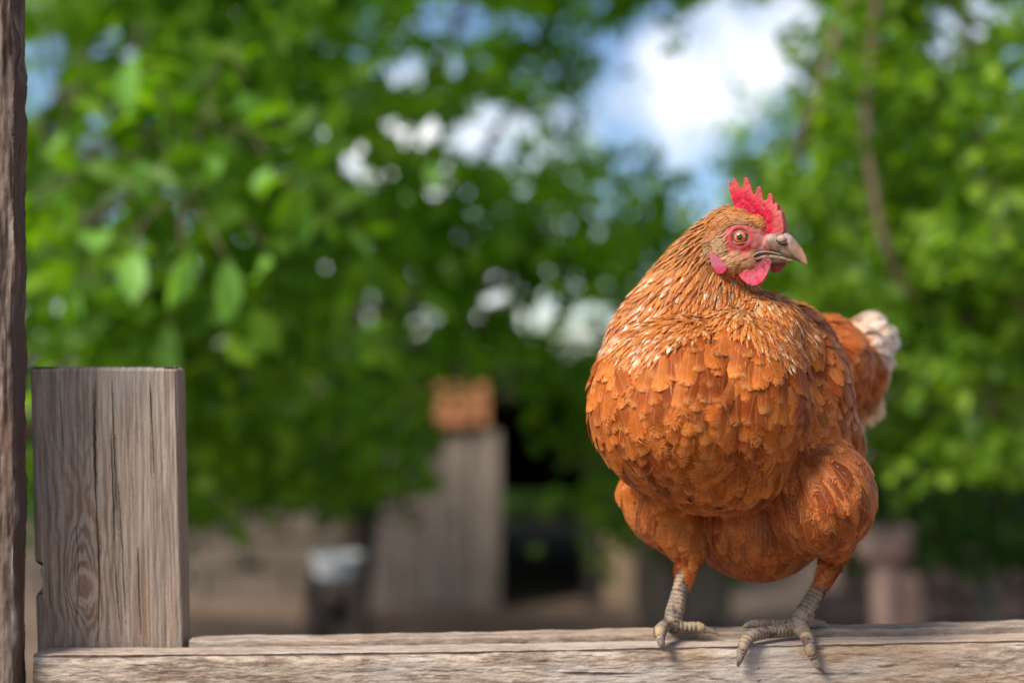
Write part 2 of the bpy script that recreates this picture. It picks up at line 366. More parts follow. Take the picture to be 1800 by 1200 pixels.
def cull(c, g, gaps=True, floor=0.):
    px = 900+FPX*c[:, 0]/np.maximum(c[:, 1], .1); py = 600-FPX*(c[:, 2]-CAMZ)/np.maximum(c[:, 1], .1)
    keep = np.ones(len(c))
    for (x, y, rx, ry, k) in (GAPS if gaps else [])+(YARD if gaps else []):
        gi = (18 if x < 560 or x > 1380 else 12) if rx < 55 else -2; ins = ((px-x)/(rx*1.03+gi))**2+((py-y)/(ry*1.03+gi))**2 < 1+.25*g.normal(size=len(c))
        keep = np.where(ins, np.minimum(keep, max(k, floor)), keep)
    return g.random(len(c)) < keep
def tree(name, base, clumps, per, L, W, mat, label, trunk_r=.09, seed=1, group=None, cat='tree', gaps=True, droop=.5, fork=.55, trunkmat=None):
    """clumps: (x,y,z,rx,ry,rz) ellipsoids of foliage; limbs run from the trunk into each of them"""
    g = np.random.default_rng(seed); rd = random.Random(seed)
    root = tag(empty(name, base), label, cat, group); b = Vector(base)
    top = Vector((sum(c[0] for c in clumps)/len(clumps), sum(c[1] for c in clumps)/len(clumps), sum(c[2] for c in clumps)/len(clumps)))
    fk = b.lerp(Vector((b.x*.6+top.x*.4, b.y*.6+top.y*.4, top.z)), fork)
    bm = bmesh.new(); mid = b.lerp(fk, .5)+Vector((rd.uniform(-.05, .05), rd.uniform(-.05, .05), 0))
    tube(bm, [b-Vector((0, 0, .1)), mid, fk], [trunk_r*1.15, trunk_r*.9, trunk_r*.75], 12, 4); bm_obj('trunk', bm, trunkmat or M_bark, root, True)
    bm = bmesh.new(); cents = []; ups = []
    for (x, y, z, rx, ry, rz) in clumps:
        c = Vector((x, y, z)); m = fk.lerp(c, .5)+Vector((rd.uniform(-.1, .1), rd.uniform(-.1, .1), .12))
        tube(bm, [fk, m, c], [trunk_r*.42, trunk_r*.22, trunk_r*.08], 8, 4)
        n_ = int(per*max(rx*rz, rx*ry, ry*rz)); ncl = max(6, n_//14)
        sc_ = g.normal(size=(ncl, 3)); sc_ /= np.linalg.norm(sc_, axis=1, keepdims=True); sc_ *= (g.random(ncl)**.5)[:, None]
        sub = np.array([x, y, z])+sc_*[rx, ry, rz]
        for q in sub[:max(3, ncl//8)]: tube(bm, [c.lerp(Vector(q), .1), c.lerp(Vector(q), .6)+Vector((0, 0, .04)), Vector(q)], [trunk_r*.07, trunk_r*.05, trunk_r*.03], 5, 2)
        idx = g.integers(0, ncl, n_); pos = sub[idx]+g.normal(size=(n_, 3))*[L*.95, L*.95, L*.7]
        cents.append(pos); u = (pos-[x, y, z])/[rx, ry, rz]; ups.append(u/(np.linalg.norm(u, axis=1, keepdims=True)+.3))
    cents = np.concatenate(cents); ups = np.concatenate(ups); k = cull(cents, g, gaps, 0. if base[1] < 9 else .22); 
    k &= (cents[:, 1] > 2.0) & (cents[:, 2] > .12)
    bm_obj('limbs', bm, trunkmat or M_bark, root, True)
    V, F = leaf_field(cents[k], ups[k], L, W, droop, seed); mesh_np('crown', V, F, mat, root, smooth=False)
    return root
def K(px, py, y, rpx, rpy, ry):    # clump given by where it stands: pixel centre, distance, radii
    p = P(px, py, y); return (p.x, p.y, p.z, rpx/FPX*y, ry, rpy/FPX*y)
wtree = tree('walnut_tree', (-2.3, 4.6, 0), [K(250, 330, 3.2, 230, 150, .35), K(150, 130, 3.6, 230, 170, .5), K(420, 480, 3.5, 240, 150, .4), K(330, 700, 3.9, 260, 150, .45), K(180, 560, 3.4, 200, 170, .4), K(520, 200, 3.8, 280, 200, .5), K(560, 780, 4.4, 250, 110, .4),
      K(-200, 300, 3.8, 260, 300, .6), K(300, -150, 3.9, 420, 180, .9), K(-150, 800, 4.6, 260, 200, .5), K(330, 60, 4.2, 240, 120, .4), K(60, 380, 4.2, 200, 200, .4), K(560, 430, 4.2, 170, 160, .4)], 1750, .115, .062, M_leaf_w,
     'big walnut tree on the left with broad light green hanging leaves', .10, 3, 'trees behind the fence')
tree('walnut_tree', (-.78, 6.5, 0), [K(700, 330, 4.9, 260, 230, .5), K(900, 480, 5.0, 280, 170, .5), K(760, 600, 5.0, 220, 110, .4), K(980, 350, 5.4, 230, 180, .5), K(640, 60, 5.0, 300, 140, .6), K(960, 90, 5.4, 260, 170, .6), K(1000, 680, 5.3, 160, 90, .3), K(900, -160, 5.0, 500, 180, 1.2), K(800, 200, 5.6, 220, 160, .4), K(1150, 420, 5.6, 170, 150, .4), K(560, 560, 5.6, 200, 160, .4), K(1080, 600, 5.8, 160, 100, .3)], 1700, .11, .055, M_leaf_b,
     'dark green tree in the middle in front of the shed doorway', .10, 5, 'trees behind the fence')
tree('young_walnut_tree', (.72, 5.7, 0), [K(1000, 820, 5.2, 80, 70, .2), K(1080, 920, 5.3, 70, 70, .2), K(1040, 740, 5.4, 110, 60, .25), K(1330, 1010, 5.6, 60, 50, .2), K(1120, 850, 5.6, 80, 90, .2), K(1070, 960, 5.7, 60, 45, .15)], 1700, .10, .055, M_leaf_w,
     'young leafy tree hanging over the right side of the dark doorway', .03, 8, 'trees behind the fence')
vtree = tree('vine_covered_tree', (1.9, 4.4, 0), [K(1600, 150, 3.6, 260, 200, .4), K(1720, 380, 3.4, 200, 170, .4), K(1480, 330, 3.9, 200, 160, .4), K(1620, 540, 3.8, 240, 150, .4), K(1740, 720, 3.6, 160, 150, .3), K(1400, 520, 4.3, 160, 130, .3), K(1600, -150, 3.9, 380, 180, .8), K(1560, 760, 4.4, 130, 130, .3), K(2000, 300, 3.8, 200, 380, .6), K(1480, 180, 4.3, 130, 150, .4), K(1600, 40, 4.4, 240, 120, .4), K(1750, 560, 4.2, 200, 200, .4), K(1420, 380, 4.6, 150, 140, .4), K(1600, 330, 4.5, 220, 180, .4)], 4200, .062, .040, M_leaf_y,
     'bright yellow green tree on the right with many small leaves and thin hanging vines', .08, 13, 'trees behind the fence', droop=.35, trunkmat=M_twig)
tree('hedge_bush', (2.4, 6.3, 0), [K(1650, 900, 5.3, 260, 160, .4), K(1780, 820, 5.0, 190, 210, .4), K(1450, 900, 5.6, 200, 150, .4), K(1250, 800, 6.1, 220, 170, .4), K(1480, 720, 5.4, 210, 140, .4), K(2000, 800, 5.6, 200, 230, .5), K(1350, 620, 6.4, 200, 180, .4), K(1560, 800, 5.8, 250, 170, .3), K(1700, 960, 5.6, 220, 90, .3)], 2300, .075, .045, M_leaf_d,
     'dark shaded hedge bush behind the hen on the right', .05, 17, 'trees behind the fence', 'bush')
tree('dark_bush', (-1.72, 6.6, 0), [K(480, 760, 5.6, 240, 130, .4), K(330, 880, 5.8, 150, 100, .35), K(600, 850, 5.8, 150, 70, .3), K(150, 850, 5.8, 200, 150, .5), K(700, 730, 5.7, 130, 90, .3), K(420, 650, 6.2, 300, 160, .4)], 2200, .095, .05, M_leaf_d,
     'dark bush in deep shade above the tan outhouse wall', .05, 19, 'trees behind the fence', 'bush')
for i, (px, y, hh, rr, lab) in enumerate([(150, 11, 4.2, 2.0, 'tall far tree behind the walnut on the left'), (800, 12.5, 3.6, 1.9, 'tall far tree behind the shed roof'), (1450, 12, 3.4, 1.7, 'tall far tree beyond the sky opening on the right'), (1900, 10, 4.2, 2.0, 'tall far tree at the right edge behind the vines'), (-700, 11, 4.0, 2.2, 'tall far tree well beyond the left edge')]):
    x = P(px, 0, y).x
    tree('far_tree', (x, y, 0), [(x+random.uniform(-.9, .9)*rr, y+random.uniform(-.5, .5)*rr, hh*random.uniform(.25, 1.0), rr*.55, rr*.5, rr*.48) for k in range(10)], (430, 330, 330, 430, 300)[i], .13, .08, M_leaf_b, lab, .13, 30+i, 'trees behind the fence')
# spray of big leaflets coloured as sunlit on the nearest branch of the walnut
M_leaf_l = leaf_mat('sunlit_walnut_leaf', (.16, .36, .05), (.22, .44, .08), (.32, .52, .14), .4)  # lighter than the crown leaves: sunlit brightness put into the colour
cl = []; bm = bmesh.new()
for (x, y_, yy, k) in ((235, 470, 2.75, 1), (325, 470, 2.7, 1), (400, 488, 2.75, 1), (470, 470, 2.95, 1), (140, 530, 2.9, 1), (385, 268, 2.9, 1), (165, 415, 2.95, 1), (430, 175, 3.0, 1), (235, 130, 2.9, 1), (250, 305, 3.1, 1), (110, 250, 3.0, 1), (470, 310, 3.0, 1), (540, 390, 3.2, 1), (760, 300, 3.4, 1), (100, 345, 3.1, 1), (620, 420, 3.3, 1), (300, 600, 3.1, 1)):
    cl.append(tuple(P(x, y_, yy)))
    tube(bm, [P(x, y_-30, yy), P(x+(300-x)*.3, y_-75-.1*abs(300-x), yy+.05), P(330, 330, 3.15)], [.0015, .002, .003], 5, 3)
cl = np.array(cl); V, F = leaf_field(cl, np.tile([-.3, -.9, .35], (len(cl), 1)), .115, .062, 1.25, 77); m_ = len(V)//len(cl)
for k in range(len(cl)): mesh_np('leaflet', V[k*m_:(k+1)*m_], F[:12], M_leaf_l, wtree, smooth=False)
bm_obj('leaf_stalks', bm, M_twig, wtree, True)
# hanging vine stems at right
for pts, lab in (([(1545, -30, 3.55), (1522, 200, 3.5), (1535, 330, 3.45), (1560, 440, 3.45), (1600, 520, 3.5)], 'brown bare vine stem hanging in front of the yellow green tree'), ([(1500, -20, 3.6), (1460, 90, 3.5), (1425, 190, 3.5), (1400, 280, 3.6)], 'thin pale stem hanging beside the sky opening')):
    bm = bmesh.new(); tube(bm, [P(*p) for p in pts], [.011]*len(pts), 8, 5); bm_obj('vine_stem', bm, M_twig, vtree, True)

exec_stage = 'fence'
# ------------------------------------------------------------------ weathered timber
def timber(name, centre_fn, length, wd, th, axis, nl, nf, colf, hf, label=None, cat=None, group=None, rad=.003, parent=None):
    """wd x th section swept along `axis` ('X' or 'Z'); section param s starts at the front-face edge. centre_fn(l)->(x,y,z) arrays.
       colf(face, a, l)->(n,3); hf(face, a, l)->height; a = coordinate across the face (m), l along."""
    # section loop: front (facing -Y), then far side, back, near side
    fr = np.linspace(-wd/2, wd/2, nf); sd = np.linspace(0, th, max(6, int(nf*th/wd)))[1:-1]
    sec = [(a_, 0., 0, a_) for a_ in fr]+[(wd/2, b_, 1, b_) for b_ in sd]+[(a_, th, 2, a_) for a_ in fr[::-1][::4]]+[(-wd/2, b_, 3, b_) for b_ in sd[::-1]]
    A = np.array([s_[0] for s_ in sec]); B = np.array([s_[1] for s_ in sec]); FC = np.array([s_[2] for s_ in sec]); AC = np.array([s_[3] for s_ in sec])
    # round corners
    def rnd(A, B):
        qa = wd/2-np.abs(A); qb = np.minimum(B, th-B); A2 = A.copy(); B2 = B.copy()
        m = (qa < rad) & (qb < rad)
        ca = np.sign(A)*(wd/2-rad); cb = np.where(B < th/2, rad, th-rad)
        dx, dy = A-ca, B-cb; r_ = np.sqrt(dx*dx+dy*dy)+1e-9; f = np.where(m & (r_ > rad), rad/r_, 1); return ca*m+dx*f*m+A2*(~m), cb*m+dy*f*m+B2*(~m)
    A, B = rnd(A, B); m = len(A); lv = np.linspace(0, length, nl)
    AA, LL = np.meshgrid(A, lv); BB = np.meshgrid(B, lv)[0]; FF = np.meshgrid(FC, lv)[0]; CC = np.meshgrid(AC, lv)[0]
    nA = np.zeros(m); nB = np.zeros(m); nB[FC == 0] = -1; nA[FC == 1] = 1; nB[FC == 2] = 1; nA[FC == 3] = -1
    H = hf(FF, CC, LL); AA = AA+nA[None]*H; BB = BB+nB[None]*H
    col = colf(FF, CC, LL, H)
    cx, cy, cz = centre_fn(LL)
    if axis == 'X': V = np.stack([cx+LL, cy+BB, cz+AA], -1)
    else: V = np.stack([cx+AA, cy+BB, cz+LL], -1)
    V = V.reshape(-1, 3); col = col.reshape(-1, 3); i = np.arange(nl-1)[:, None]*m; j = np.arange(m)[None]; j2 = (j+1) % m
    F = np.stack([i+j, i+j2, i+m+j2, i+m+j], -1).reshape(-1, 4)
    if axis == 'X': F = F[:, ::-1]
    for end in (0, 1):                                # end caps: inset rings to a centre
        base = (nl-1)*m if end else 0; ring = V[base:base+m]; cc = ring.mean(0); prev = np.arange(base, base+m)
        for q in (.93, .6, .02):
            st_ = len(V); nr = cc+(ring-cc)*q; V = np.vstack([V, nr]); col = np.vstack([col, col[base:base+m]*.8])
            cur = np.arange(st_, st_+m); f = np.stack([prev, np.roll(prev, -1), np.roll(cur, -1), cur], 1); F = np.vstack([F, f if (end == 0) != (axis == 'X') else f[:, ::-1]][::1]); prev = cur
    if axis == 'Z': F = F
    o = mesh_np(name, V, F, M_wood, parent, cols={'col': col}); return tag(o, label, cat, group)
zr = lambda px, py, y: P(px, py, y).z
# front rail
x0, x1 = P(58, 0, 1.215).x, 1.0
def rail_c(L):
    x = x0+L
    px = 900+FPX*x/1.215
    py = np.interp(px, [60, 420, 860, 1200, 1500, 1800, 3000], [1150, 1148, 1142.5, 1136, 1130.5, 1124, 1100])
    top = CAMZ-(py-600)/FPX*1.215
    return 0*L+x0, 0*L+1.215+(fbm(x*5, 0*x+3)-.5)*.003, top-.045
def streak(a_, l, fa, fl, o=4, s=0): return fbm(a_*fa+s+100, l*fl+s*1.7+50, o, .6)
def rail_h(F_, a_, l):
    h = (streak(a_+.004*vn(l*20, a_*30), l, 330, 90, 5)-.5)*.0014+(streak(a_, l, 900, 60, 3, 7)-.5)*.0007
    crack = streak(a_+.003*np.sin(l*14), l, 160, 5, 3, 21); h -= np.where(F_ == 0, ss(.84, .90, crack), 0)*.0010
    e = np.where(F_ == 0, ss(.036, .045, a_), 0); h -= e*(.0016+.003*vn(l*35, 0*l+9))
    h -= ((F_ == 0) & (np.abs(a_) > .0449))*.0008
    return h
def rail_col(F_, a_, l, H):
    g = streak(a_+.008*vn(l*24, a_*50), l, 170, 34, 5, 3); f = streak(a_+.002*vn(l*90, a_*200), l, 620, 120, 4, 11); b = fbm(a_*26+8, l*7+4, 4)
    c = mixc((.20, .135, .095), (.50, .395, .31), ss(.3, .68, g*.55+f*.45)); c = mixc(c, np.array((.36, .235, .14)), .55*ss(.48, .68, b))
    c = mixc(c, np.array((.50, .44, .385)), .5*ss(.52, .72, fbm(a_*40, l*13+30, 3))); c = mixc(c, np.array((.085, .06, .045)), .8*ss(.66, .8, streak(a_, l, 420, 40, 4, 40)))
    for (kx, ka, r_, cc) in ((.118, .008, .0028, (.25, .07, .02)), (.595, -.012, .004, (.14, .05, .03)), (.437, -.020, .004, (.10, .04, .025)), (.445, .0, .002, (.12, .1, .08)), (.62, .015, .0016, (.08, .05, .04)), (.70, .005, .0015, (.08, .05, .04)), (.62, .025, .0013, (.08, .05, .04))):
        d = np.sqrt(((l-kx)/1.7)**2+(a_-ka)**2)+.0016*vn(l*500, a_*500); c = mixc(c, np.array(cc), ss(r_*1.2, r_*.6, d)*(F_ == 0))
    # curl of darker grain near the left end
    d = np.sqrt(((l-.155)/2.4)**2+(a_-.006)**2); ring = .5+.5*np.sin(d*1500+6*vn(l*60, a_*80)); c = mixc(c, np.array((.22, .13, .075)), .5*ring*ss(.02, .006, d))
    c = mixc(c, np.array((.33, .26, .215)), .45*(F_ == 1)*(.4+1.2*fbm(a_*300, l*30, 3))); cr_ = ss(.83, .90, streak(a_+.003*np.sin(l*14), l, 160, 5, 3, 21)); c = mixc(c, np.array((.05, .035, .028)), .7*cr_*(F_ == 0))
    return c
fr = tag(empty('fence_rail', (x0, 1.215, 1.04)), 'thick sun bleached horizontal rail under the feet of the hen', 'fence rail')
timber('board', rail_c, x1-x0, .09, .030, 'X', 2100, 150, rail_col, rail_h, parent=fr, rad=.0035)
del fr['category'], fr['label']
o = fr.children[0]; mw = o.location.copy(); o.parent = None; o.location = fr.location; bpy.data.objects.remove(fr); o.name = 'fence_rail'
tag(o, 'thick sun bleached horizontal rail gripped by the toes of the hen', 'fence rail')
# thin rail behind it
xs0 = P(333, 0, 1.25).x
def back_c(L):
    x = xs0+L; px = 900+FPX*x/1.2465
    py = np.interp(px, [330, 600, 900, 1150, 1500, 1800, 3000], [1126, 1123, 1118, 1112, 1106, 1098, 1080])+1.2*(vn(x*60, 0*x)-.5)*2
    return 0*L+xs0, 0*L+1.2475, CAMZ-(py-600)/FPX*1.2465-.035
timber('back_rail', back_c, 1.0-xs0, .07, .024, 'X', 1100, 60, lambda F_, a_, l, H: mixc(rail_col(F_+4, a_, l+3, H), np.array((.2, .15, .115)), .4), lambda F_, a_, l: rail_h(F_+4, a_, l+3), 'thin darker rail edge showing just behind the bleached rail', 'fence rail', rad=.002)
# upright board with knot
ub = P(199, 1170, 1.252)
def up_c(L):
    return ub.x-(.0030)+(L-.02)*-.022, 0*L+1.252, 0*L+ub.z
ULEN = P(0, 645, 1.252).z-ub.z
KX, KZ = P(157, 0, 1.252).x-ub.x, P(0, 1032, 1.252).z-ub.z
def grain(a_, l):
    # field whose level lines are the grain: straight far off, closing in ovals and arches round the knot
    dx = (a_-KX); dz = (l-KZ); lo = np.where(dz > 0, .060, .034); rr = np.sqrt((dx/.0175)**2+(dz/lo)**2)
    w_ = np.exp(-(rr/1.75)**2.2); oval = .026*rr+.020*(fbm(a_*70, l*26+3, 4)-.5)
    far = a_-KX+.006*(vn(l*9, a_*20)-.5)+np.where(dx < 0, -1, 1)*.014*np.exp(-rr**2*.25)
    return far*(1-w_)+oval*w_*np.where(dx < 0, -1, 1)+.0016*(fbm(a_*120, l*40, 3)-.5)
NOTCH = (-.066, P(0, 1020, 1.252).z-ub.z)
CR = [(-.012, .02, .235, .0010, 1), (.004, .02, .20, .0009, 2), (.0045, .12, .245, .0011, 3), (.038, .17, .245, .0010, 4), (-.030, .03, .12, .0007, 5), (-.040, .18, .245, .0007, 6), (.013, .03, .16, .0006, 7), (-.008, .16, .245, .0009, 8), (.022, .02, .1, .0006, 9)]
def cracks(a_, l):
    o_ = 0*a_; a_ = a_+.0006*(vn(l*160, a_*10)-.5)
    for (ca, l0, l1, w_, sd) in CR:
        cl = ca+.004*(vn(l*11+sd*7, 0*l+sd)-.5)*2-.06*(l-.24)*0-.012*(l-.24); w__ = .62*w_*ss(l0-.01, l0+.03, l)*ss(l1+.01, l1-.01, l)*(.5+.8*vn(l*30, 0*l+sd))
        o_ = np.maximum(o_, ss(w__*1.1, w__*.35, np.abs(a_-cl))*(w__ > 1e-5))
    return o_
def up_h(F_, a_, l):
    g = grain(a_, l); h = (fbm(g*420, l*10, 3)-.5)*.0010+(fbm(a_*900, l*80+5, 3)-.5)*.0005+(fbm(a_*18, l*9+7, 3)-.5)*.0016
    h -= np.where(F_ == 0, cracks(a_, l), 0)*.0035
    h -= ss(ULEN-.0035, ULEN, l)*.0028*(1+vn(a_*200, l*0)); 
    side = (F_ == 3) | ((F_ == 0) & (a_ < -.058)); d = np.abs(l-NOTCH[1]-.006*vn(l*60, l*0)); nt = ss(.017, .010, d)
    h -= np.where(F_ == 3, nt*(.006+.004*vn(l*150, a_*100)), 0)
    h -= np.where(F_ == 0, nt*ss(-.0565, -.060, a_+.003*vn(l*300, 0*l))*.022, 0)
    return h
def up_col(F_, a_, l, H):
    g = grain(a_, l); ring = .5+.5*np.sin(g*1250+2.5*vn(g*90, l*3)); f = fbm(a_*650, l*22, 4, .6)
    c = mixc((.215, .160, .120), (.385, .310, .245), ss(.25, .75, f)); near = np.exp(-np.abs((a_-KX+.004)/.034)**2.5-np.abs((l-KZ-.025)/.085)**2.5)
    c = mixc(c, np.array((.22, .095, .045)), np.clip(.10+.75*near, 0, 1)*ss(.45, .95, ring)*(F_ == 0)); c = mixc(c, np.array((.46, .345, .265)), near*.5*ss(.5, .1, ring)*(F_ == 0))
    d = np.sqrt(((a_-KX)/.85)**2+((l-KZ)/1.15)**2)+.0022*(vn(a_*220, l*220)-.5)+.001*(vn(a_*600, l*500)-.5)
    c = mixc(c, np.array((.29, .15, .105)), .8*ss(.0078, .0055, d)*(F_ == 0)); c = mixc(c, np.array((.50, .37, .28)), .7*np.exp(-((d-.0118)/.0032)**2)*(F_ == 0)); c = mixc(c, np.array((.25, .12, .065)), .65*np.exp(-((d-.0180)/.0022)**2)*ss(-.004, .006, l-KZ)*(F_ == 0)*(.4+.6*vn(a_*200, l*150)))
    c = mixc(c, np.array((.30, .27, .25)), .6*ss(.55, .8, fbm(a_*30+3, l*12+8, 3))*ss(.08, .16, l)); c = mixc(c, np.array((.10, .075, .06)), .55*ss(.62, .82, fbm(a_*500+9, l*14, 4, .6)))
    nt_ = ss(.0145, .011, np.abs(l-NOTCH[1]-.006*vn(l*60, l*0)))*((F_ == 3)+(F_ == 0)*ss(-.0565, -.059, a_+.003*vn(l*300, 0*l))); c = mixc(c, np.array((.13, .06, .035)), .75*nt_)
    for (ba, w_) in ((.030, .003), (.022, .0018), (.055, .0012)): c = mixc(c, np.array((.27, .13, .07)), .55*np.exp(-((a_-ba+.004*(vn(l*8, 0*l)-.5))/w_)**2)*ss(.14, .04, l)*(F_ == 0))
    c = mixc(c, np.array((.02, .015, .012)), .93*np.where(F_ == 0, cracks(a_, l), 0)); c = mixc(c, np.array((.20, .145, .10)), .6*(F_ == 1))
    return c
timber('upright_board', up_c, ULEN, .1335-.004, .030, 'Z', 760, 360, up_col, up_h, 'short upright plank with a knot and cracks at the left end of the rail', 'board', rad=.0032)
# big post at the left edge
px_r = P(26, 0, 1.20).x
def post_c(L):
    return 0*L+px_r-.075, 0*L+1.20, 0*L+.0
PH = 1.85
def post_h(F_, a_, l):
    h = (fbm(a_*170+3, l*9, 5, .6)-.5)*.0050+(fbm(a_*700, l*60, 3)-.5)*.0016; h += (fbm(a_*30+F_*9, l*14+3, 4, .55)-.5)*.010
    h += np.where(F_ == 1, (fbm(a_*90+5, l*38, 4, .6)-.5)*.007, 0); return h
def post_col(F_, a_, l, H):
    f = fbm(a_*300+3, l*18, 5, .65); c = mixc((.045, .028, .022), (.21, .15, .115), ss(.36, .68, f)); c = mixc(c, np.array((.17, .085, .055)), .6*ss(.5, .7, fbm(a_*60, l*9, 3)))
    c = mixc(c, np.array((.40, .34, .29)), .6*ss(.6, .8, fbm(a_*200, l*25+9, 4))); c = mixc(c, np.array((.085, .055, .045)), .9*(F_ == 1)*ss(.1, .6, fbm(a_*60, l*30, 4))); return c
timber('fence_post', post_c, PH, .15, .030, 'Z', 1900, 110, post_col, post_h, 'rough dark brown fence post running up the left edge', 'fence post', rad=.005)
#HEN#
# ================================================================== the hen
hen = tag(empty('hen', P(1310, 1124, 1.245)), 'ginger hen with a red comb and a white tail tip standing on the rail', 'hen')
# head frame: f towards the beak, s towards the visible cheek
HA = R(27); UPX = .00048
HO = P(1305, 425, 1.20); fv = Vector((math.cos(HA), -math.sin(HA), 0)); sv = Vector((-math.sin(HA), -math.cos(HA), 0)); uv_ = Vector((0, 0, 1))
CAMP = Vector((0, 0, CAMZ))
def H(px, py, S=0):
    r = Vector(((px-900)/FPX, 1, -(py-600)/FPX)); t = ((HO-CAMP).dot(sv)+S*UPX)/r.dot(sv); return CAMP+r*t
def hcoord(V):                     # world -> head coords in px units (forward, side, up)
    d = V-np.array(HO); return d@np.array(fv)/UPX, d@np.array(sv)/UPX, d[:, 2]/UPX
U = lambda y: y/FPX
bm = bmesh.new()
def E(px, py, y, rx, ry, rz, ax=None):
    ellipsoid(bm, P(px, py, y), (rx*U(y), ry, rz*U(y)), ax)
def rotax(deg):                    # ellipsoid axes rolled in the picture plane
    c_, s_ = math.cos(R(deg)), math.sin(R(deg)); return (Vector((c_, 0, s_)), Vector((0, 1, 0)), Vector((-s_, 0, c_)))
E(1200, 715, 1.205, 166, .082, 160, rotax(-15)); E(1290, 705, 1.205, 135, .075, 165); E(1250, 800, 1.22, 150, .07, 100, rotax(-12))
E(1330, 740, 1.31, 160, .135, 190); E(1330, 905, 1.300, 120, .080, 112)
E(1275, 835, 1.232, 135, .06, 62)
E(1440, 872, 1.218, 94, .062, 102, rotax(-8)); tube(bm, [P(1448, 880, 1.24), P(1462, 930, 1.247), P(1464, 975, 1.252)], [70*U(1.24), 52*U(1.24), 26*U(1.24)], 24, 4)
tube(bm, [P(1160, 855, 1.27), P(1172, 900, 1.266), P(1200, 945, 1.262), P(1216, 978, 1.258)], [78*U(1.26), 66*U(1.26), 42*U(1.26), 24*U(1.26)], 24, 4)
# neck
if 0: E(1268, 440, 1.212, 66, .030, 62, rotax(-30)); E(1258, 475, 1.212, 86, .036, 62, rotax(-20)); E(1245, 535, 1.215, 122, .046, 72, rotax(-12)); E(1235, 595, 1.215, 160, .060, 80, rotax(-8)); E(1310, 590, 1.215, 100, .055, 80, rotax(15))
# wing shoulders, back, rump
nb = bmesh.new(); tube(nb, [P(1296, 402, 1.208), P(1268, 436, 1.212), P(1247, 486, 1.217), P(1233, 542, 1.22), P(1226, 592, 1.222), P(1224, 650, 1.225)], [r_*U(1.21) for r_ in (44, 64, 92, 126, 158, 172)], 32, 4)
for v in nb.verts: v.co.y = 1.222+(v.co.y-1.222)*(.50 if v.co.y < 1.222 else .62)
tm_ = bpy.data.meshes.new('t'); nb.to_mesh(tm_); nb.free(); bm.from_mesh(tm_); bpy.data.meshes.remove(tm_)
E(1320, 600, 1.225, 98, .055, 85, rotax(20)); E(1385, 620, 1.25, 60, .06, 80, rotax(20))
E(1410, 650, 1.30, 62, .085, 120, rotax(12)); E(1440, 720, 1.33, 42, .07, 105, rotax(10)); E(1090, 700, 1.29, 45, .08, 110)
E(1440, 650, 1.40, 85, .085, 95, rotax(-15)); E(1490, 660, 1.45, 62, .06, 90, rotax(-20)); E(1528, 610, 1.485, 34, .038, 50, rotax(-20))
V1, F1 = evaluated(bm, .0024, 5, .6)
bm = bmesh.new(); vs_ = [bm.verts.new(v) for v in V1.astype(float)]
for f in F1:
    try: bm.faces.new([vs_[k] for k in f])
    except ValueError: pass
# skull
HX = (fv, sv, uv_)
ellipsoid(bm, H(1300, 424, 0), (54*UPX, 29*UPX, 50*UPX), HX); ellipsoid(bm, H(1336, 430, 0), (32*UPX, 17*UPX, 22*UPX), HX)
ellipsoid(bm, H(1283, 392, 0), (44*UPX, 24*UPX, 28*UPX), HX); ellipsoid(bm, H(1300, 460, 6), (40*UPX, 25*UPX, 26*UPX), HX); ellipsoid(bm, H(1324, 400, 0), (30*UPX, 16*UPX, 22*UPX), HX)
# legs and toes
LEGS = []
def leg(pts, rad, sub=4):
    q = [P(*p) for p in pts]; tube(bm, q, [.9*r_*U(1.235) for r_ in rad], 16, sub); LEGS.append((q, rad))
leg([(1228, 955, 1.262), (1206, 1000, 1.252), (1194, 1040, 1.243), (1187, 1072, 1.238), (1181, 1096, 1.236)], [17, 14, 14.5, 18, 16])
leg([(1181, 1094, 1.236), (1168, 1100, 1.226), (1160, 1110, 1.213), (1161, 1124, 1.208)], [13, 12, 12.5, 8])
leg([(1186, 1098, 1.235), (1208, 1101, 1.234), (1228, 1102, 1.234), (1243, 1107, 1.234)], [12, 9.5, 10.5, 6])
leg([(1180, 1097, 1.24), (1172, 1099, 1.256), (1170, 1101, 1.27)], [11, 9, 7])
leg([(1474, 955, 1.258), (1452, 1005, 1.25), (1432, 1045, 1.243), (1413, 1080, 1.238), (1404, 1099, 1.236)], [17, 15, 15, 19, 15])
leg([(1402, 1101, 1.234), (1376, 1108, 1.231), (1345, 1111, 1.224), (1318, 1119, 1.213), (1307, 1136, 1.208), (1303, 1149, 1.209)], [13, 12, 11.5, 11.5, 10.5, 8])
leg([(1408, 1104, 1.233), (1419, 1120, 1.216), (1424, 1140, 1.208), (1432, 1160, 1.2095)], [14, 12, 10.5, 7])
leg([(1404, 1097, 1.243), (1375, 1096, 1.258), (1345, 1096, 1.263), (1322, 1096, 1.264)], [11, 9, 9.5, 8])
leg([(1412, 1095, 1.242), (1430, 1095, 1.252), (1444, 1097, 1.256)], [11, 8.5, 8])
BV, BF = evaluated(bm, .00125, 5, .6)
N0 = vnormals(BV, BF)
if (N0*(BV-np.array(P(1300, 750, 1.26)))).sum() < 0: BF = BF[:, ::-1]; N0 = -N0
bpx, BY = proj(BV)
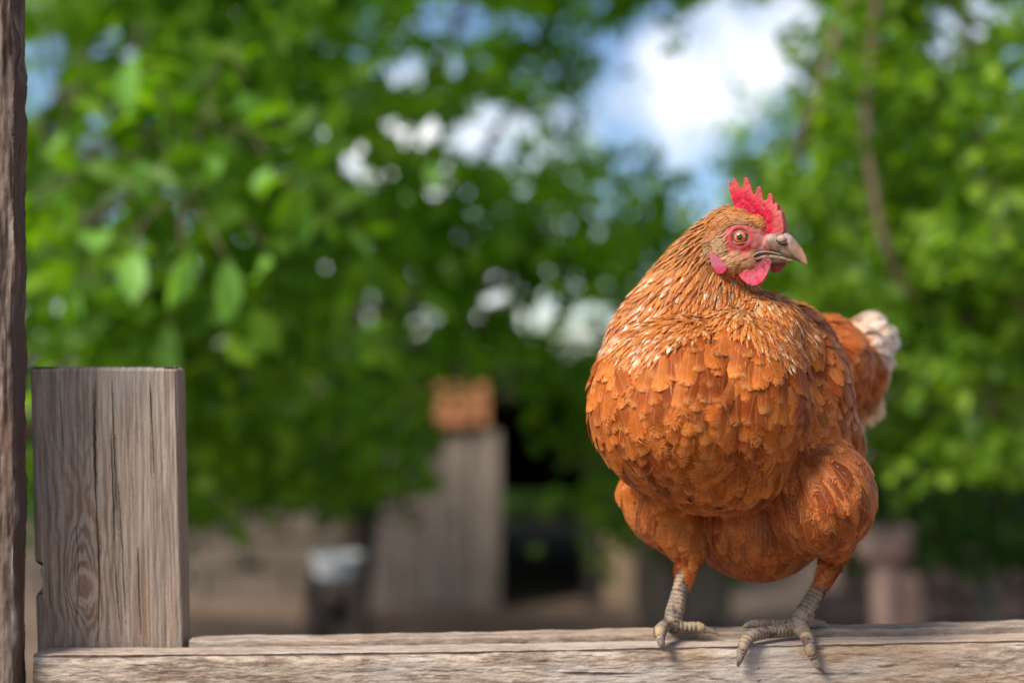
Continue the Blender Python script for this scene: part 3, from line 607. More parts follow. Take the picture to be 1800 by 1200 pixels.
# scales on shanks and toes
legw = np.zeros(len(BV)); along = np.zeros(len(BV)); best = np.full(len(BV), 9.); acc = 0; legt = np.zeros(len(BV))
for q, rad in LEGS:
    for i in range(len(q)-1):
        a_, b_ = np.array(q[i]), np.array(q[i+1]); d = b_-a_; L_ = np.linalg.norm(d); t = np.clip((BV-a_)@d/L_**2, 0, 1)
        r_ = (rad[i]*(1-t)+rad[i+1]*t)*U(1.235); dist = np.linalg.norm(BV-(a_+t[:, None]*d), axis=1)/r_
        m = dist < best; best[m] = dist[m]; along[m] = (acc+t*L_)[m]; acc += L_
    acc += .002
legw = ss(1.75, 1.35, best)*ss(965, 990, BY)
sca = (along/.0037+.35*(vn3(BV, 500)-.5)) % 1.0; step = ss(0, .25, sca)*ss(1.0, .8, sca)
BV = BV+N0*(legw*(step-.6)*.0011+legw*(vn3(BV, 900, 3)-.5)*.0008)[:, None]
# head: push lumps and hollows
hf_, hs_, hu_ = hcoord(BV)
def near(pt, r_):
    return np.exp(-((BV-np.array(pt))**2).sum(1)/(r_*UPX)**2)
EYE = H(1301, 417, 25.5)
vis = np.sign(hs_)
eyeL = EYE-sv*(2*25.5*UPX)
ed = np.minimum(np.linalg.norm(BV-np.array(EYE), axis=1), np.linalg.norm(BV-np.array(eyeL), axis=1))/UPX
headm = np.exp(-np.maximum(0, np.sqrt((hf_-10)**2+hu_**2+hs_**2)-70)/12)
BV = BV-N0*(ss(17, 7, ed)*3.5*UPX)[:, None]+N0*((ss(13, 17, ed)*ss(25, 19, ed))*1.8*UPX)[:, None]
BV = BV+N0*(headm*((vn3(BV, 420, 5)-.5)*.0012+(vn3(BV, 900, 6)-.5)*.0007))[:, None]
# colours
feath = np.array((.36, .105, .022)); col = np.tile(feath*.7, (len(BV), 1)); col = mixc(col, np.array((.34, .17, .085)), ss(10, -10, hu_)*ss(-50, -30, hf_)*ss(.5, .9, headm))
lc = mixc((.13, .10, .08), (.31, .235, .175), vn3(BV, 260, 4)); lc = mixc(lc, np.array((.46, .30, .13)), .55*ss(.45, .75, vn3(BV, 190, 9))*ss(.3, .8, step)); lc = mixc(lc, np.array((.05, .035, .03)), .88*ss(.45, .05, step)); lc = mixc(lc, np.array((.055, .04, .035)), .8*ss(.55, .7, vn3(BV, 210, 21)))
col = mixc(col, lc, legw)
def hp(px, py): c_ = H(px, py, 0); d = c_-HO; return d.dot(fv)/UPX, d.z/UPX
fx, fz = hp(1311, 421); 
skin = ss(1.15, .9, np.sqrt(((hf_-fx)/39)**2+((hu_-fz)/23)**2)); fx2, fz2 = hp(1345, 432)
skin = np.maximum(skin, ss(1.1, .9, np.sqrt(((hf_-fx2)/34)**2+((hu_-fz2)/30)**2))); fx3, fz3 = hp(1308, 447); skin = np.maximum(skin, .5*ss(1.15, .85, np.sqrt(((hf_-fx3)/20)**2+((hu_-fz3)/9)**2))); skin *= ss(.30, .45, vn3(BV, 260, 77)+.35*ss(1.2, .8, ed/22))
skin *= ss(.35, .8, headm)*(np.abs(hs_) > -1)
sn = vn3(BV, 520, 2); sc1 = mixc((.36, .025, .028), (.46, .14, .11), ss(.35, .65, sn)); sc1 = mixc(sc1, np.array((.36, .20, .16)), .6*ss(0, 24, hf_-fx-6)*ss(.3, .6, vn3(BV, 260, 8))); sc1 = mixc(sc1, np.array((.12, .02, .02)), .8*ss(21, 14, ed)); sc1 = mixc(sc1, np.array((.52, .06, .07)), .55*np.exp(-((ed-22)/5)**2))
col = mixc(col, sc1, skin)
M_body = vcol_mat('hen_skin', rough=.65, spec=.2, nscale=1600, bump=.35, dist=.0004, var=.18)
body = mesh_np('body', BV, BF, M_body, hen, cols={'col': col})
bvh = BVHTree.FromPolygons([tuple(v) for v in BV.astype(float)], BF.tolist())
NB = vnormals(BV, BF)

# ---- feather card generator
def feather_mat(name, fringe=.55, spec=.25, barb=1.0, contrast=.3, trans=.12, cut=.42):
    t = NT(name); c = t.n('Attribute', _attribute_name='col'); uv = t.n('UVMap', _uv_map='mm'); sp = t.n('SeparateXYZ'); t.l(uv.outputs[0], sp.inputs[0])
    ed_ = t.n('Attribute', _attribute_name='edge').outputs['Fac']; rd = t.n('Attribute', _attribute_name='rnd').outputs['Fac']
    ax = t.math('ABSOLUTE', sp.outputs[0]); bc = t.math('SUBTRACT', sp.outputs[1], t.math('MULTIPLY', ax, .75))
    cb = t.n('CombineXYZ'); t.l(t.math('MULTIPLY', bc, 2.1*barb), cb.inputs[0]); t.l(t.math('MULTIPLY', sp.outputs[0], .22), cb.inputs[1]); t.l(t.math('MULTIPLY', rd, 97.), cb.inputs[2])
    nz_ = t.n('TexNoise', Scale=1.0, Detail=2.5, Roughness=.6); t.l(cb.outputs[0], nz_.inputs['Vector']); f = nz_.outputs['Fac']
    g = t.ramp(f, [(.3, (1-contrast,)*3), (.7, (1+contrast*1.1,)*3)])
    rach = t.math('SMOOTH_MIN', 1., t.math('MULTIPLY', ax, 3.2), .2)
    base = t.mix(1.0, c.outputs['Color'], g, 'MULTIPLY')
    inv = t.math('MULTIPLY', t.math('SUBTRACT', 1., rach), .38); base = t.mix(inv, base, (.72, .42, .20)); t.l(base, t.b.inputs['Base Color'])
    t.b.inputs['Roughness'].default_value = .55; t.b.inputs['Specular IOR Level'].default_value = spec
    t.b.inputs['Sheen Weight'].default_value = .02; t.b.inputs['Sheen Roughness'].default_value = .4; t.b.inputs['Sheen Tint'].default_value = (1, .8, .6, 1)
    t.bump(f, .5, .0004)
    tr = t.n('BsdfTranslucent'); t.l(base, tr.inputs['Color']); ms = t.n('MixShader'); ms.inputs[0].default_value = trans; t.l(t.b.outputs[0], ms.inputs[1]); t.l(tr.outputs[0], ms.inputs[2])
    tp = t.n('BsdfTransparent'); m2 = t.n('MixShader')
    k = t.math('MULTIPLY', t.math('SUBTRACT', ed_, 1-fringe), 1/fringe); k = t.math('ADD', t.math('MULTIPLY', k, cut), .26)   # edge threshold
    al = t.math('GREATER_THAN', f, k); 
    t.l(al, m2.inputs[0]); t.l(tp.outputs[0], m2.inputs[1]); t.l(ms.outputs[0], m2.inputs[2]); t.l(m2.outputs[0], t.out.inputs['Surface'])
    return t.m
NV, NU = 10, 5
VV = 1-(1-np.linspace(0, 1, NV))**1.35; UU = np.linspace(-1, 1, NU)
def wshape(kind):
    v = VV
    if kind == 'round': return np.where(v < .55, .45+.55*ss(0, .5, v), np.sqrt(np.clip(1-((v-.55)/.46)**2, 0, 1)))
    if kind == 'lance': return np.where(v < .4, .55+.45*ss(0, .4, v), np.clip(1-((v-.4)/.61)**1.7, 0, 1))
    return np.where(v < .7, .6+.4*ss(0, .5, v), np.sqrt(np.clip(1-((v-.7)/.31)**2, 0, 1)))   # long
def feathers(name, P0, T0, L, W, col, tip, tipw, lift, kind, mat, parent=hen, h0=.0006, conform=True, camber=.12, droop=0, jit=.0006, side=None, nrm=None, vary=.16, tree_=None, t0=.62):
    n = len(P0); L = np.broadcast_to(L, n).astype(float); W = np.broadcast_to(W, n).astype(float); lift = np.broadcast_to(lift, n).astype(float)
    col = np.broadcast_to(col, (n, 3)); tip = np.broadcast_to(tip, (n, 3)); tipw = np.broadcast_to(tipw, n)
    S = np.zeros((n, NV, 3)); NN = np.zeros((n, NV, 3)); h00 = h0+rng.random(n)*jit
    for i in range(n):
        p = Vector(P0[i]); d = Vector(T0[i]); nr = Vector(nrm[i]) if nrm is not None else None; stp = np.diff(VV, append=1.)*L[i]
        for k in range(NV):
            if conform:
                r_ = (tree_ or bvh).find_nearest(p)
                if nr is None or r_[3] < .010:
                    nn = r_[1]; nr = nn if nr is None else (nr*.5+nn*.5).normalized(); p = r_[0] if k < NV-2 or r_[3] < .002 else p.lerp(r_[0], .5)
            d = (d-nr*d.dot(nr)*(1 if conform else 0)).normalized()
            S[i, k] = p; NN[i, k] = nr
            if droop: d = (d+Vector((0, 0, -droop/NV))).normalized()
            p = p+d*stp[k]
    h = h00[:, None]+lift[:, None]*VV[None]**1.3
    S = S+NN*h[..., None]
    T = np.gradient(S, axis=1); T /= np.linalg.norm(T, axis=2, keepdims=True)+1e-12
    B = np.cross(T, NN); B /= np.linalg.norm(B, axis=2, keepdims=True)+1e-12
    wv = wshape(kind)[None]*W[:, None]*.5
    tw = rng.normal(0, .18, n)[:, None, None]
    V = S[:, :, None, :]+B[:, :, None, :]*(wv[:, :, None]*UU)[..., None]+NN[:, :, None, :]*((-camber*wv[:, :, None]*UU**2*1.5)+tw*wv[:, :, None]*UU*.35)[..., None]
    idx = np.arange(n*NV*NU).reshape(n, NV, NU); F = np.stack([idx[:, :-1, :-1], idx[:, :-1, 1:], idx[:, 1:, 1:], idx[:, 1:, :-1]], -1).reshape(-1, 4)
    vv = np.broadcast_to(VV[None, :, None], (n, NV, NU)); uu = np.broadcast_to(UU[None, None], (n, NV, NU))
    mm = np.stack([(wv[:, :, None]*uu)*1000, vv*L[:, None, None]*1000], -1).reshape(-1, 2)
    rnd = rng.random(n); br = 1+vary*(rng.normal(size=n))
    edge = np.maximum(np.abs(uu)*ss(.1, .6, vv), vv**1.5)
    ct = np.clip(tipw[:, None, None]*ss(t0, min(.97, t0+.3), np.maximum(vv, 0)), 0, 1)[..., None]
    rim_shade = .76+.36*ss(.45, 1, np.maximum(np.abs(uu)*ss(.2, .6, vv), vv))[..., None]  # pale margins, plus shade beneath overlapping feathers put into the colour
    cc = (col*np.clip(br, .55, 1.6)[:, None])[:, None, None, :]*rim_shade*(1-ct)+tip[:, None, None, :]*ct
    return mesh_np(name, V.reshape(-1, 3), F, mat, parent, cols={'col': cc.reshape(-1, 3)}, uvs={'mm': mm}, floats={'edge': edge.reshape(-1), 'rnd': np.repeat(rnd, NV*NU)})
def scatter(mask_w, spacing, cand=60000, seed=1, BV=None, BF=None):
    """poisson-like points on the body where mask_w (per vertex, 0..1) > 0; spacing per vertex (m)"""
    if BV is None: BV, BF = globals()['BV'], globals()['BF']
    g = np.random.default_rng(seed); fc = BV[BF].mean(1); e1 = BV[BF[:, 2]]-BV[BF[:, 0]]; e2 = BV[BF[:, 3]]-BV[BF[:, 1]]; ar = np.linalg.norm(np.cross(e1, e2), axis=1)
    mw = mask_w[BF].min(1); sp = spacing[BF[:, 0]]; pr = ar*mw/sp**2; pr /= pr.sum()
    ids = g.choice(len(BF), cand, p=pr); cell = {}; out = []; cs = sp.max()
    pts = fc[ids]+g.normal(size=(cand, 3))*.0002
    for j, (i, p) in enumerate(zip(ids, pts)):
        k = tuple((p/cs).astype(int)); s2 = (sp[i]*g.uniform(.8, 1.1))**2; ok = True
        for a_ in (-1, 0, 1):
            for b_ in (-1, 0, 1):
                for c_ in (-1, 0, 1):
                    for q in cell.get((k[0]+a_, k[1]+b_, k[2]+c_), ()):
                        if (p[0]-q[0])**2+(p[1]-q[1])**2+(p[2]-q[2])**2 < s2: ok = False; break
                    if not ok: break
                if not ok: break
            if not ok: break
        if ok: cell.setdefault(k, []).append(p); out.append(i)
    return np.array(out)
bpx, BY = proj(BV); hf_, hs_, hu_ = hcoord(BV); Yd = BV[:, 1]
noleg = (best > 2.0) | (BY < 985)
# region weights (per vertex)
bnd = np.interp(bpx, [1000, 1060, 1130, 1200, 1280, 1330, 1380, 1430, 1600], [560, 606, 640, 600, 572, 600, 640, 600, 560])+14*(vn3(BV, 60, 3)-.5)
hd = np.sqrt((hf_/62)**2+((hu_-2)/58)**2); fx, fz = hp(1311, 421)
R_head = ((hd < 1.0) & (skin < .35) & (Yd < 1.26) & (hf_ < np.where(hu_ > fz, hp(1350, 0)[0], hp(1322, 0)[0]))).astype(float)
lobep = hp(1266, 465); tuftp = hp(1262, 434); wtp = hp(1330, 478)
nolobe = (((hf_-lobep[0])/17)**2+((hu_-lobep[1])/20)**2 > 1) | (hs_ < 5); nowat = (((hf_-wtp[0])/26)**2+((hu_-wtp[1])/22)**2 > 1) | (hs_ < 2)
R_head = R_head*nolobe*nowat
R_neck = ((BY < bnd) & (hd >= .9) & nolobe & (Yd < 1.31)).astype(float)*(R_head < .5)
R_tail = ((Yd > 1.40) & (bpx > 1380)).astype(float)
wx = np.interp(BY, [540, 600, 680, 760, 810], [1385, 1392, 1408, 1425, 1470])
R_wing = ((bpx > wx) & (BY > 545) & (BY < 800) & (Yd > 1.20) & (Yd <= 1.40) & (BY < 745+(bpx-1400)*.55)).astype(float)*(1-R_neck)
R_wing = R_wing*0
R_thigh = ((BY > np.interp(bpx, [1060, 1110, 1200, 1300, 1345, 1385, 1420, 1540], [800, 862, 893, 905, 850, 790, 745, 790]))).astype(float)*noleg*(1-R_wing)
R_breast = ((R_head+R_neck+R_tail+R_thigh) < .5).astype(float)*(skin < .3)*noleg*(hd > 1.25)*(BY > 520)
def tangent(i_, D):
    n_ = NB[BF[i_, 0]]; D = D-n_*(D*n_).sum(1, keepdims=True); return D/(np.linalg.norm(D, axis=1, keepdims=True)+1e-9), n_
def pts_of(ids): return BV[BF[ids]].mean(1)
nrmz = lambda a_: a_/(np.linalg.norm(a_, axis=1, keepdims=True)+1e-9)
def flow(p, centre, down, back, radial, jit=.15):
    d = nrmz(p-np.array(centre))*radial+np.array([0, 0, -1])*down+np.array([.45, .9, 0])*back
    return nrmz(d)+rng.normal(0, jit, p.shape)
one = np.ones(len(BV))
M_f = feather_mat('breast_feather', .38, contrast=.28, cut=.24, spec=.12)
M_fs = feather_mat('spotted_feather', .3, contrast=.2, cut=.22, barb=.8, spec=.2)
M_fl = feather_mat('loose_feather', .7, contrast=.34, cut=.36, spec=.15, barb=.7, trans=.2); M_fn = feather_mat('hackle_feather', .5, barb=.6, contrast=.34, spec=.3, cut=.3); M_ft = feather_mat('fluffy_feather', .6, barb=.6, contrast=.34, trans=.2, cut=.26)
# breast
ids = scatter(R_breast, one*.0098, 30000, 2); p = pts_of(ids); n = len(ids); qx, qy = proj(p)
d, _ = tangent(ids, flow(p, P(1300, 470, 1.26), .9, .12, .9, 0.17)+.25*np.stack([vn3(p, 22, 1)-.5, 0*qx, 0*qx], 1)*2); big = rng.random(n)
cb_ = mixc((.29, .050, .006), (.56, .150, .024), ss(.2, .8, vn3(p, 40, 3)*.55+rng.random(n)*.45)); cb_ = cb_*(.72+.28*ss(930, 760, qy))[:, None]*0+cb_
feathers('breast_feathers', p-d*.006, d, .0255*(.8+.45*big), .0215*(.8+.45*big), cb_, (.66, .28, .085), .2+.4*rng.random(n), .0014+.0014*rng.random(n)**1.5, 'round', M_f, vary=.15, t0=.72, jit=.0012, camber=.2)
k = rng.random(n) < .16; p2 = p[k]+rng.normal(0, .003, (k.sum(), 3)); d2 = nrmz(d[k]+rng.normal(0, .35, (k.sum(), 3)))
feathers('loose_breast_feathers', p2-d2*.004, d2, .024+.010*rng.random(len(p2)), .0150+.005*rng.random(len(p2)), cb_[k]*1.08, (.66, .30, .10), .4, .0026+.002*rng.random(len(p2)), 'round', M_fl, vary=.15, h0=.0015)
# thighs, belly: fluffy
ids = scatter(R_thigh, one*.0080, 30000, 3); p = pts_of(ids); n = len(ids); qx, qy = proj(p)
dd = flow(p, P(1320, 600, 1.25), 1.2, .15, .4, .22); L_th = ss(1360, 1440, qx); dd = dd+np.stack([L_th*ss(940, 820, qy)*.5, 0*qx, 0*qx], 1); d, _ = tangent(ids, dd)
cb_ = mixc((.30, .060, .009), (.56, .165, .036), ss(.25, .75, vn3(p, 36, 13)*.6+rng.random(n)*.4))
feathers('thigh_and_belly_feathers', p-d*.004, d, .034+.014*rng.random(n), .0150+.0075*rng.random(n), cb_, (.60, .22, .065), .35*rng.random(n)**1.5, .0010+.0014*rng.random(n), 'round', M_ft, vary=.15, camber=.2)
# wings: coverts getting longer towards the tip
wb = bmesh.new(); ellipsoid(wb, P(1424, 668, 1.282), (58*U(1.28), .080, 134*U(1.28)), rotax(13)); ellipsoid(wb, P(1461, 742, 1.285), (36*U(1.29), .055, 70*U(1.29)), rotax(16)); ellipsoid(wb, P(1400, 590, 1.28), (34*U(1.29), .065, 60*U(1.29)), rotax(20))
WV, WF = evaluated(wb, .0028, 12, .7); WN = vnormals(WV, WF)
if (WN*(WV-WV.mean(0))).sum() < 0: WF = WF[:, ::-1]; WN = -WN
wingo = mesh_np('wing', WV, WF, M_body, hen, cols={'col': np.tile(feath*.6, (len(WV), 1))})
wbvh = BVHTree.FromPolygons([tuple(v) for v in WV.astype(float)], WF.tolist())
ids = scatter(np.ones(len(WV)), np.full(len(WV), .0072), 20000, 4, WV, WF); p = WV[WF[ids]].mean(1); nn = WN[WF[ids, 0]]; n = len(ids); qx, qy = proj(p)
d = nrmz(np.tile(np.array([.26, .30, -.9]), (n, 1))+rng.normal(0, .09, (n, 3))); d = nrmz(d-nn*(d*nn).sum(1, keepdims=True)); t_ = ss(560, 740, qy)
cb_ = mixc((.27, .052, .008), (.44, .125, .024), ss(.3, .7, vn3(p, 40, 33)*.5+rng.random(n)*.5))
def sub_(o): o.parent = wingo; o.matrix_parent_inverse.identity(); return o
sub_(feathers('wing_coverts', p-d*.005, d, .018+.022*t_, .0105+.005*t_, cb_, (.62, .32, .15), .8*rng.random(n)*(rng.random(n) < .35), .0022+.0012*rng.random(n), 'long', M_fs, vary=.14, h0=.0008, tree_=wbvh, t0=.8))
M_rim = simple('pale_feather_rim', (.60, .40, .28), (.74, .56, .44), 300, .6, bump=0)
# flight feathers: long and stiff, stacked along the lower rear edge, pale outer rims
q = [(1398+k*7.5, 652+k*3, 1.222+.0125*k) for k in range(11)]; e_ = [(1424+k*9.2, 772+k*6.2-max(0, k-7)*9, 1.226+.012*k) for k in range(11)]
p0 = np.array([P(*a_) for a_ in q]); p1 = np.array([P(*a_) for a_ in e_]); nr = np.tile(np.array([.35, -.93, .05]), (11, 1)); nr /= np.linalg.norm(nr[0]); dv = p1-p0
sub_(feathers('flight_feathers', p0, dv, np.linalg.norm(dv, axis=1), .0165, (.32, .070, .011), (.55, .25, .11), .4, .001, 'long', M_fs, conform=False, nrm=nr, jit=.002, camber=.12, vary=.08, t0=.8))
for k in (3, 8, 10):
    bm = bmesh.new(); a_, b_ = Vector(p0[k]), Vector(p1[k]); sd_ = (b_-a_).cross(Vector(nr[0])).normalized(); sd_ = sd_ if sd_.x > 0 else -sd_
    tube(bm, [a_.lerp(b_, .45)+sd_*.0085+Vector(nr[0])*.0024, a_.lerp(b_, .75)+sd_*.0082+Vector(nr[0])*.0026, a_.lerp(b_, .96)+sd_*.004+Vector(nr[0])*.0024], [.0004, .0007, .0004], 6, 4)
    o = bm_obj('feather_rim', bm, M_rim, hen, True); o.parent = wingo
# rump and tail
ids = scatter(R_tail, one*.0085, 20000, 5); p = pts_of(ids); n = len(ids); qx, qy = proj(p)
d, _ = tangent(ids, np.tile(np.array([.45, .6, -.55]), (n, 1))+rng.normal(0, .15, (n, 3)))
wt = ss(1470, 1520, qx)*ss(680, 610, qy); cb_ = mixc(mixc((.42, .125, .028), (.62, .29, .11), rng.random(n)), np.array((.62, .42, .29)), .9*wt)
feathers('rump_feathers', p-d*.004, d, .026+.010*rng.random(n), .013, cb_, mixc(np.tile((.72, .46, .26), (n, 1)), np.array((.72, .60, .50)), wt), np.clip(rng.random(n)*.9+wt, 0, 1), .004, 'round', M_ft, vary=.12)
# tail: a fan of feathers with white ends and the lower drooping ones
tp = []
for k in range(60):
    u_ = rng.random(); a0 = (1492+rng.normal(0, 9), 592+u_*40, 1.45+rng.random()*.04); ang = -38+u_*108+rng.normal(0, 6); ln = 67-abs(u_-.4)*20+rng.normal(0, 4)
    tp.append((a0, (a0[0]+ln*math.cos(R(ang)), a0[1]+ln*math.sin(R(ang))*.85-4, 1.50+rng.random()*.03)))
p0 = np.array([P(*a_[0]) for a_ in tp]); p1 = np.array([P(*a_[1]) for a_ in tp]); dv = p1-p0; n = len(tp)
feathers('tail_feathers', p0, dv, np.linalg.norm(dv, axis=1), .026, (.56, .31, .17), mixc(np.tile((.74, .64, .56), (n, 1)), np.array((.66, .46, .31)), rng.random(n)**2), rng.uniform(.7, 1, n), 0, 'round', M_fs, t0=.44, conform=False, nrm=nrmz(np.tile([.35, -.85, .35], (n, 1))+rng.normal(0, .25, (n, 3))), jit=.012, vary=.08)
tp = []
for k in range(60):
    u_ = rng.random(); a0 = (1455+u_*55+rng.normal(0, 6), 610+rng.random()*55, 1.42+rng.random()*.06); ex = (1490+u_*62, 778-abs(u_-.3)*40-rng.random()*35, a0[2]+.03); tp.append((a0, ex))
p0 = np.array([P(*a_[0]) for a_ in tp]); p1 = np.array([P(*a_[1]) for a_ in tp]); dv = p1-p0; n = len(tp)
feathers('under_tail_feathers', p0, dv, np.linalg.norm(dv, axis=1)*rng.uniform(.7, 1, n), .020, (.52, .22, .08), (.74, .52, .33), .75, 0, 'long', M_ft, conform=False, nrm=nrmz(np.tile([.4, -.85, .1], (n, 1))+rng.normal(0, .2, (n, 3))), jit=.012, vary=.12)
# neck hackles
ids = scatter(R_neck, one*.0034, 50000, 6); p = pts_of(ids); n = len(ids); qx, qy = proj(p)
dd = flow(p, P(1322, 395, 1.20), .55, .0, 1.0, .10); d, _ = tangent(ids, dd); t_ = ss(420, 600, qy)
gold = ss(.40, .62, vn3(p, 35, 5))*ss(1380, 1300, qx)
cb_ = mixc((.36, .075, .010), (.64, .23, .028), np.clip(.15+.75*gold*rng.random(n)+.3*rng.random(n)*(1-t_), 0, 1)); cb_ = mixc(cb_, np.array((.68, .36, .09)), .5*(rng.random(n) < .22))
thr = ((qx-1310)/60)**2+((qy-520)/40)**2; cb_ = mixc(cb_, np.array((.48, .27, .12)), .8*ss(1.4, .5, thr))
wtip = (rng.random(n) < (.05+.20*np.exp(-((qy-bnd.mean()+20-(qx < 1200)*30)/45)**2)))*1.0
feathers('neck_feathers', p-d*.003, d, .0085+.0105*t_+.002*rng.random(n), .0020+.0026*t_, cb_, np.where(wtip[:, None] > .5, np.array([.82, .60, .38]), np.array([.74, .34, .06])), wtip*.6+.3, .0012+.0010*rng.random(n), 'lance', M_fn, vary=.2, camber=.25)
ids = scatter(R_neck*(BY > 470)*(np.abs(BY-bnd+30+.0*bpx) < 120), one*.0052, 30000, 16); p = pts_of(ids); n = len(ids); qx, qy = proj(p)
d, _ = tangent(ids, flow(p, P(1322, 395, 1.20), .55, .0, 1.0, .10)); wl = ss(1330, 1250, qx)+ss(1350, 1390, qx)
feathers('spotted_hackles', p-d*.003, d, .0160+.005*rng.random(n), .0044+.0022*rng.random(n), mixc((.34, .070, .010), (.56, .17, .026), rng.random(n)), mixc(np.tile((.84, .58, .34), (n, 1)), np.array((.90, .76, .62)), ss(1220, 1120, qx)*rng.random(n)), np.clip(wl, .15, 1)*(rng.random(n) < .10+.20*ss(1250, 1150, qx)+.08*ss(1340, 1390, qx))*rng.uniform(.25, .95, n), .0024+.0008*rng.random(n), 'lance', M_fn, vary=.16, camber=.25, t0=.42)
# head: short fine feathers
ids = scatter(R_head, one*.00125, 90000, 7); p = pts_of(ids); n = len(ids); qx, qy = proj(p)
hh = hcoord(p); dd = np.outer(np.full(n, -.9), np.array(fv))+np.outer(-.012*(hh[2]-35)*0-.25-.006*np.maximum(0, -hh[0]), [0, 0, 1])+rng.normal(0, .10, (n, 3)); d, _ = tangent(ids, dd)
low = ss(10, -15, hh[2]); cb_ = mixc((.36, .080, .012), (.62, .22, .040), rng.random(n)); cb_ = mixc(cb_, np.array((.40, .19, .085)), .8*low); browd = np.abs(hh[2]-(fz+27-.010*(hh[0]-fx)**2)); cb_ = mixc(cb_, np.array((.12, .028, .010)), .85*ss(8, 2, browd))
feathers('head_feathers', p-d*.001, d, np.where(low > .5, .0042, .0058)+.002*rng.random(n), .0009+.0005*rng.random(n), cb_, (.74, .42, .17), .6*rng.random(n), .0005+.0006*rng.random(n), 'lance', M_fn, vary=.22, h0=.0002, jit=.0004, camber=.2)
# fine stray barbs over everything: thin blades lifting off the plumage
def stray(name, mask, n, L, lift, colr, seed, down=1.):
    g = np.random.default_rng(seed); fc = np.where(mask[BF].min(1) > .5)[0]; ids = g.choice(fc, n); p = pts_of(ids); dd = flow(p, P(1300, 500, 1.25), down, .15, .6, .3); d, nn = tangent(ids, dd)
    b = np.cross(d, nn); l_ = L*g.uniform(.5, 1.2, n)[:, None]; p = p+nn*.0022; m = p+d*l_*.55+nn*l_*lift*.35; e2 = p+d*l_+nn*l_*lift*g.uniform(.3, 1.2, n)[:, None]+b*g.normal(0, .15, (n, 1))*l_; ww = .00013
    V = np.stack([p-b*ww, p+b*ww, m+b*ww*.8, m-b*ww*.8, e2+b*ww*.25, e2-b*ww*.25], 1).reshape(-1, 3); i = np.arange(n)[:, None]*6
    F = np.concatenate([i+[0, 1, 2, 3], i+[3, 2, 4, 5]]); c = np.repeat(np.array(colr)*g.uniform(.6, 1.4, (n, 1)), 6, 0)
    return mesh_np(name, V, F, M_barb, hen, cols={'col': c})
M_barb = vcol_mat('loose_barb', rough=.5, spec=.3, nscale=300, bump=0, var=.1)
stray('loose_barbs', np.maximum(R_breast, R_neck), 2500, .008, .22, (.62, .28, .09), 21); 
stray('down', R_thigh, 900, .006, .3, (.60, .30, .11), 22, 1.3)

# ---- comb, wattles, ear lobe: outlines given thickness, rounded and roughened
def surfS(px, py, off=0, lo=2):
    c_ = H(px, py, 60); r_ = bvh.ray_cast(c_, -sv, .08); return ((r_[0]-HO).dot(sv)/UPX if r_[0] is not None else lo)+off
def slab(name, poly, S, thick, mat, colf, parent=hen, voxel=.0005, lumps=.0005, taper=None, smooth=3, bend=None):
    bm = bmesh.new(); lo = [bm.verts.new(H(x, y, S-thick/2)) for x, y in poly]; hi = [bm.verts.new(H(x, y, S-thick/2)+sv*thick*UPX) for x, y in poly]; k = len(poly)
    bm.faces.new(lo); bm.faces.new(hi[::-1])
    for i in range(k): bm.faces.new((lo[i], hi[i], hi[(i+1) % k], lo[(i+1) % k]))
    bmesh.ops.recalc_face_normals(bm, faces=bm.faces); bmesh.ops.triangulate(bm, faces=bm.faces)
    V, F = evaluated(bm, voxel, smooth, .6); N_ = vnormals(V, F)
    if (N_*(V-V.mean(0))).sum() < 0: F = F[:, ::-1]; N_ = -N_
    f_, s_, u_ = hcoord(V)
    if taper: s_ = S+(s_-S)*taper(f_, u_)
    if bend is not None: s_ = s_+bend(f_, u_)
    V = np.array(HO)+np.outer(f_, fv)*UPX+np.outer(s_, sv)*UPX+np.outer(u_, uv_)*UPX
    V = V+N_*((vn3(V, 700, 4)-.5)*2*lumps+(vn3(V, 1500, 8)-.5)*lumps)[:, None]
    return mesh_np(name, V, F, mat, parent, cols={'col': colf(V, f_, s_, u_)})
def sm(poly, it=1):
    for _ in range(it):
        q = []
        for i, a_ in enumerate(poly):
            b_ = poly[(i+1) % len(poly)]; q += [(a_[0]*.75+b_[0]*.25, a_[1]*.75+b_[1]*.25), (a_[0]*.25+b_[0]*.75, a_[1]*.25+b_[1]*.75)]
        poly = q
    return poly
M_comb = vcol_mat('comb_skin', rough=.6, spec=.15, nscale=2200, bump=.6, dist=.0006, sss=.05, var=.25)
comb = [(1283, 336), (1281, 322), (1284, 318), (1289, 321), (1290, 314), (1294, 315), (1303, 331), (1308, 330), (1310, 315), (1314, 312), (1318, 315), (1328, 343), (1331, 343), (1333, 331), (1337, 328), (1341, 333), (1345, 353), (1350, 353), (1353, 342), (1357, 340), (1361, 346), (1362, 361), (1364, 359), (1366, 356), (1370, 361), (1371, 372), (1375, 370), (1378, 375), (1381, 388), (1383, 404), (1380, 412), (1362, 415), (1345, 405), (1325, 395), (1305, 384), (1296, 372), (1288, 352)]
def combc(V, f, s, u):
    t = vn3(V, 380, 3); c = mixc((.34, .002, .018), (.52, .008, .040), ss(.35, .65, t)); c = mixc(c, np.array((.50, .16, .14)), .25*ss(.52, .75, vn3(V, 700, 5)))
    c = mixc(c, np.array((.55, .14, .12)), .45*ss(80, 100, u-.3*f*0+ .7*np.maximum(f, 0)))
    tipm = 0
    return mixc(c, np.array((.50, .13, .11)), .6*ss(52, 66, f))
slab('comb', comb, 0, 9, M_comb, combc, taper=lambda f, u: .45+1.1*ss(95, 25, u)+.9*ss(40, 66, f), bend=lambda f, u: 4*np.sin(f/16)*ss(40, 100, u))
wat = sm([(1300, 480), (1304, 489), (1313, 497), (1323, 503), (1334, 503), (1344, 496), (1351, 484), (1357, 468), (1360, 456), (1345, 453), (1325, 458), (1306, 470)], 1)
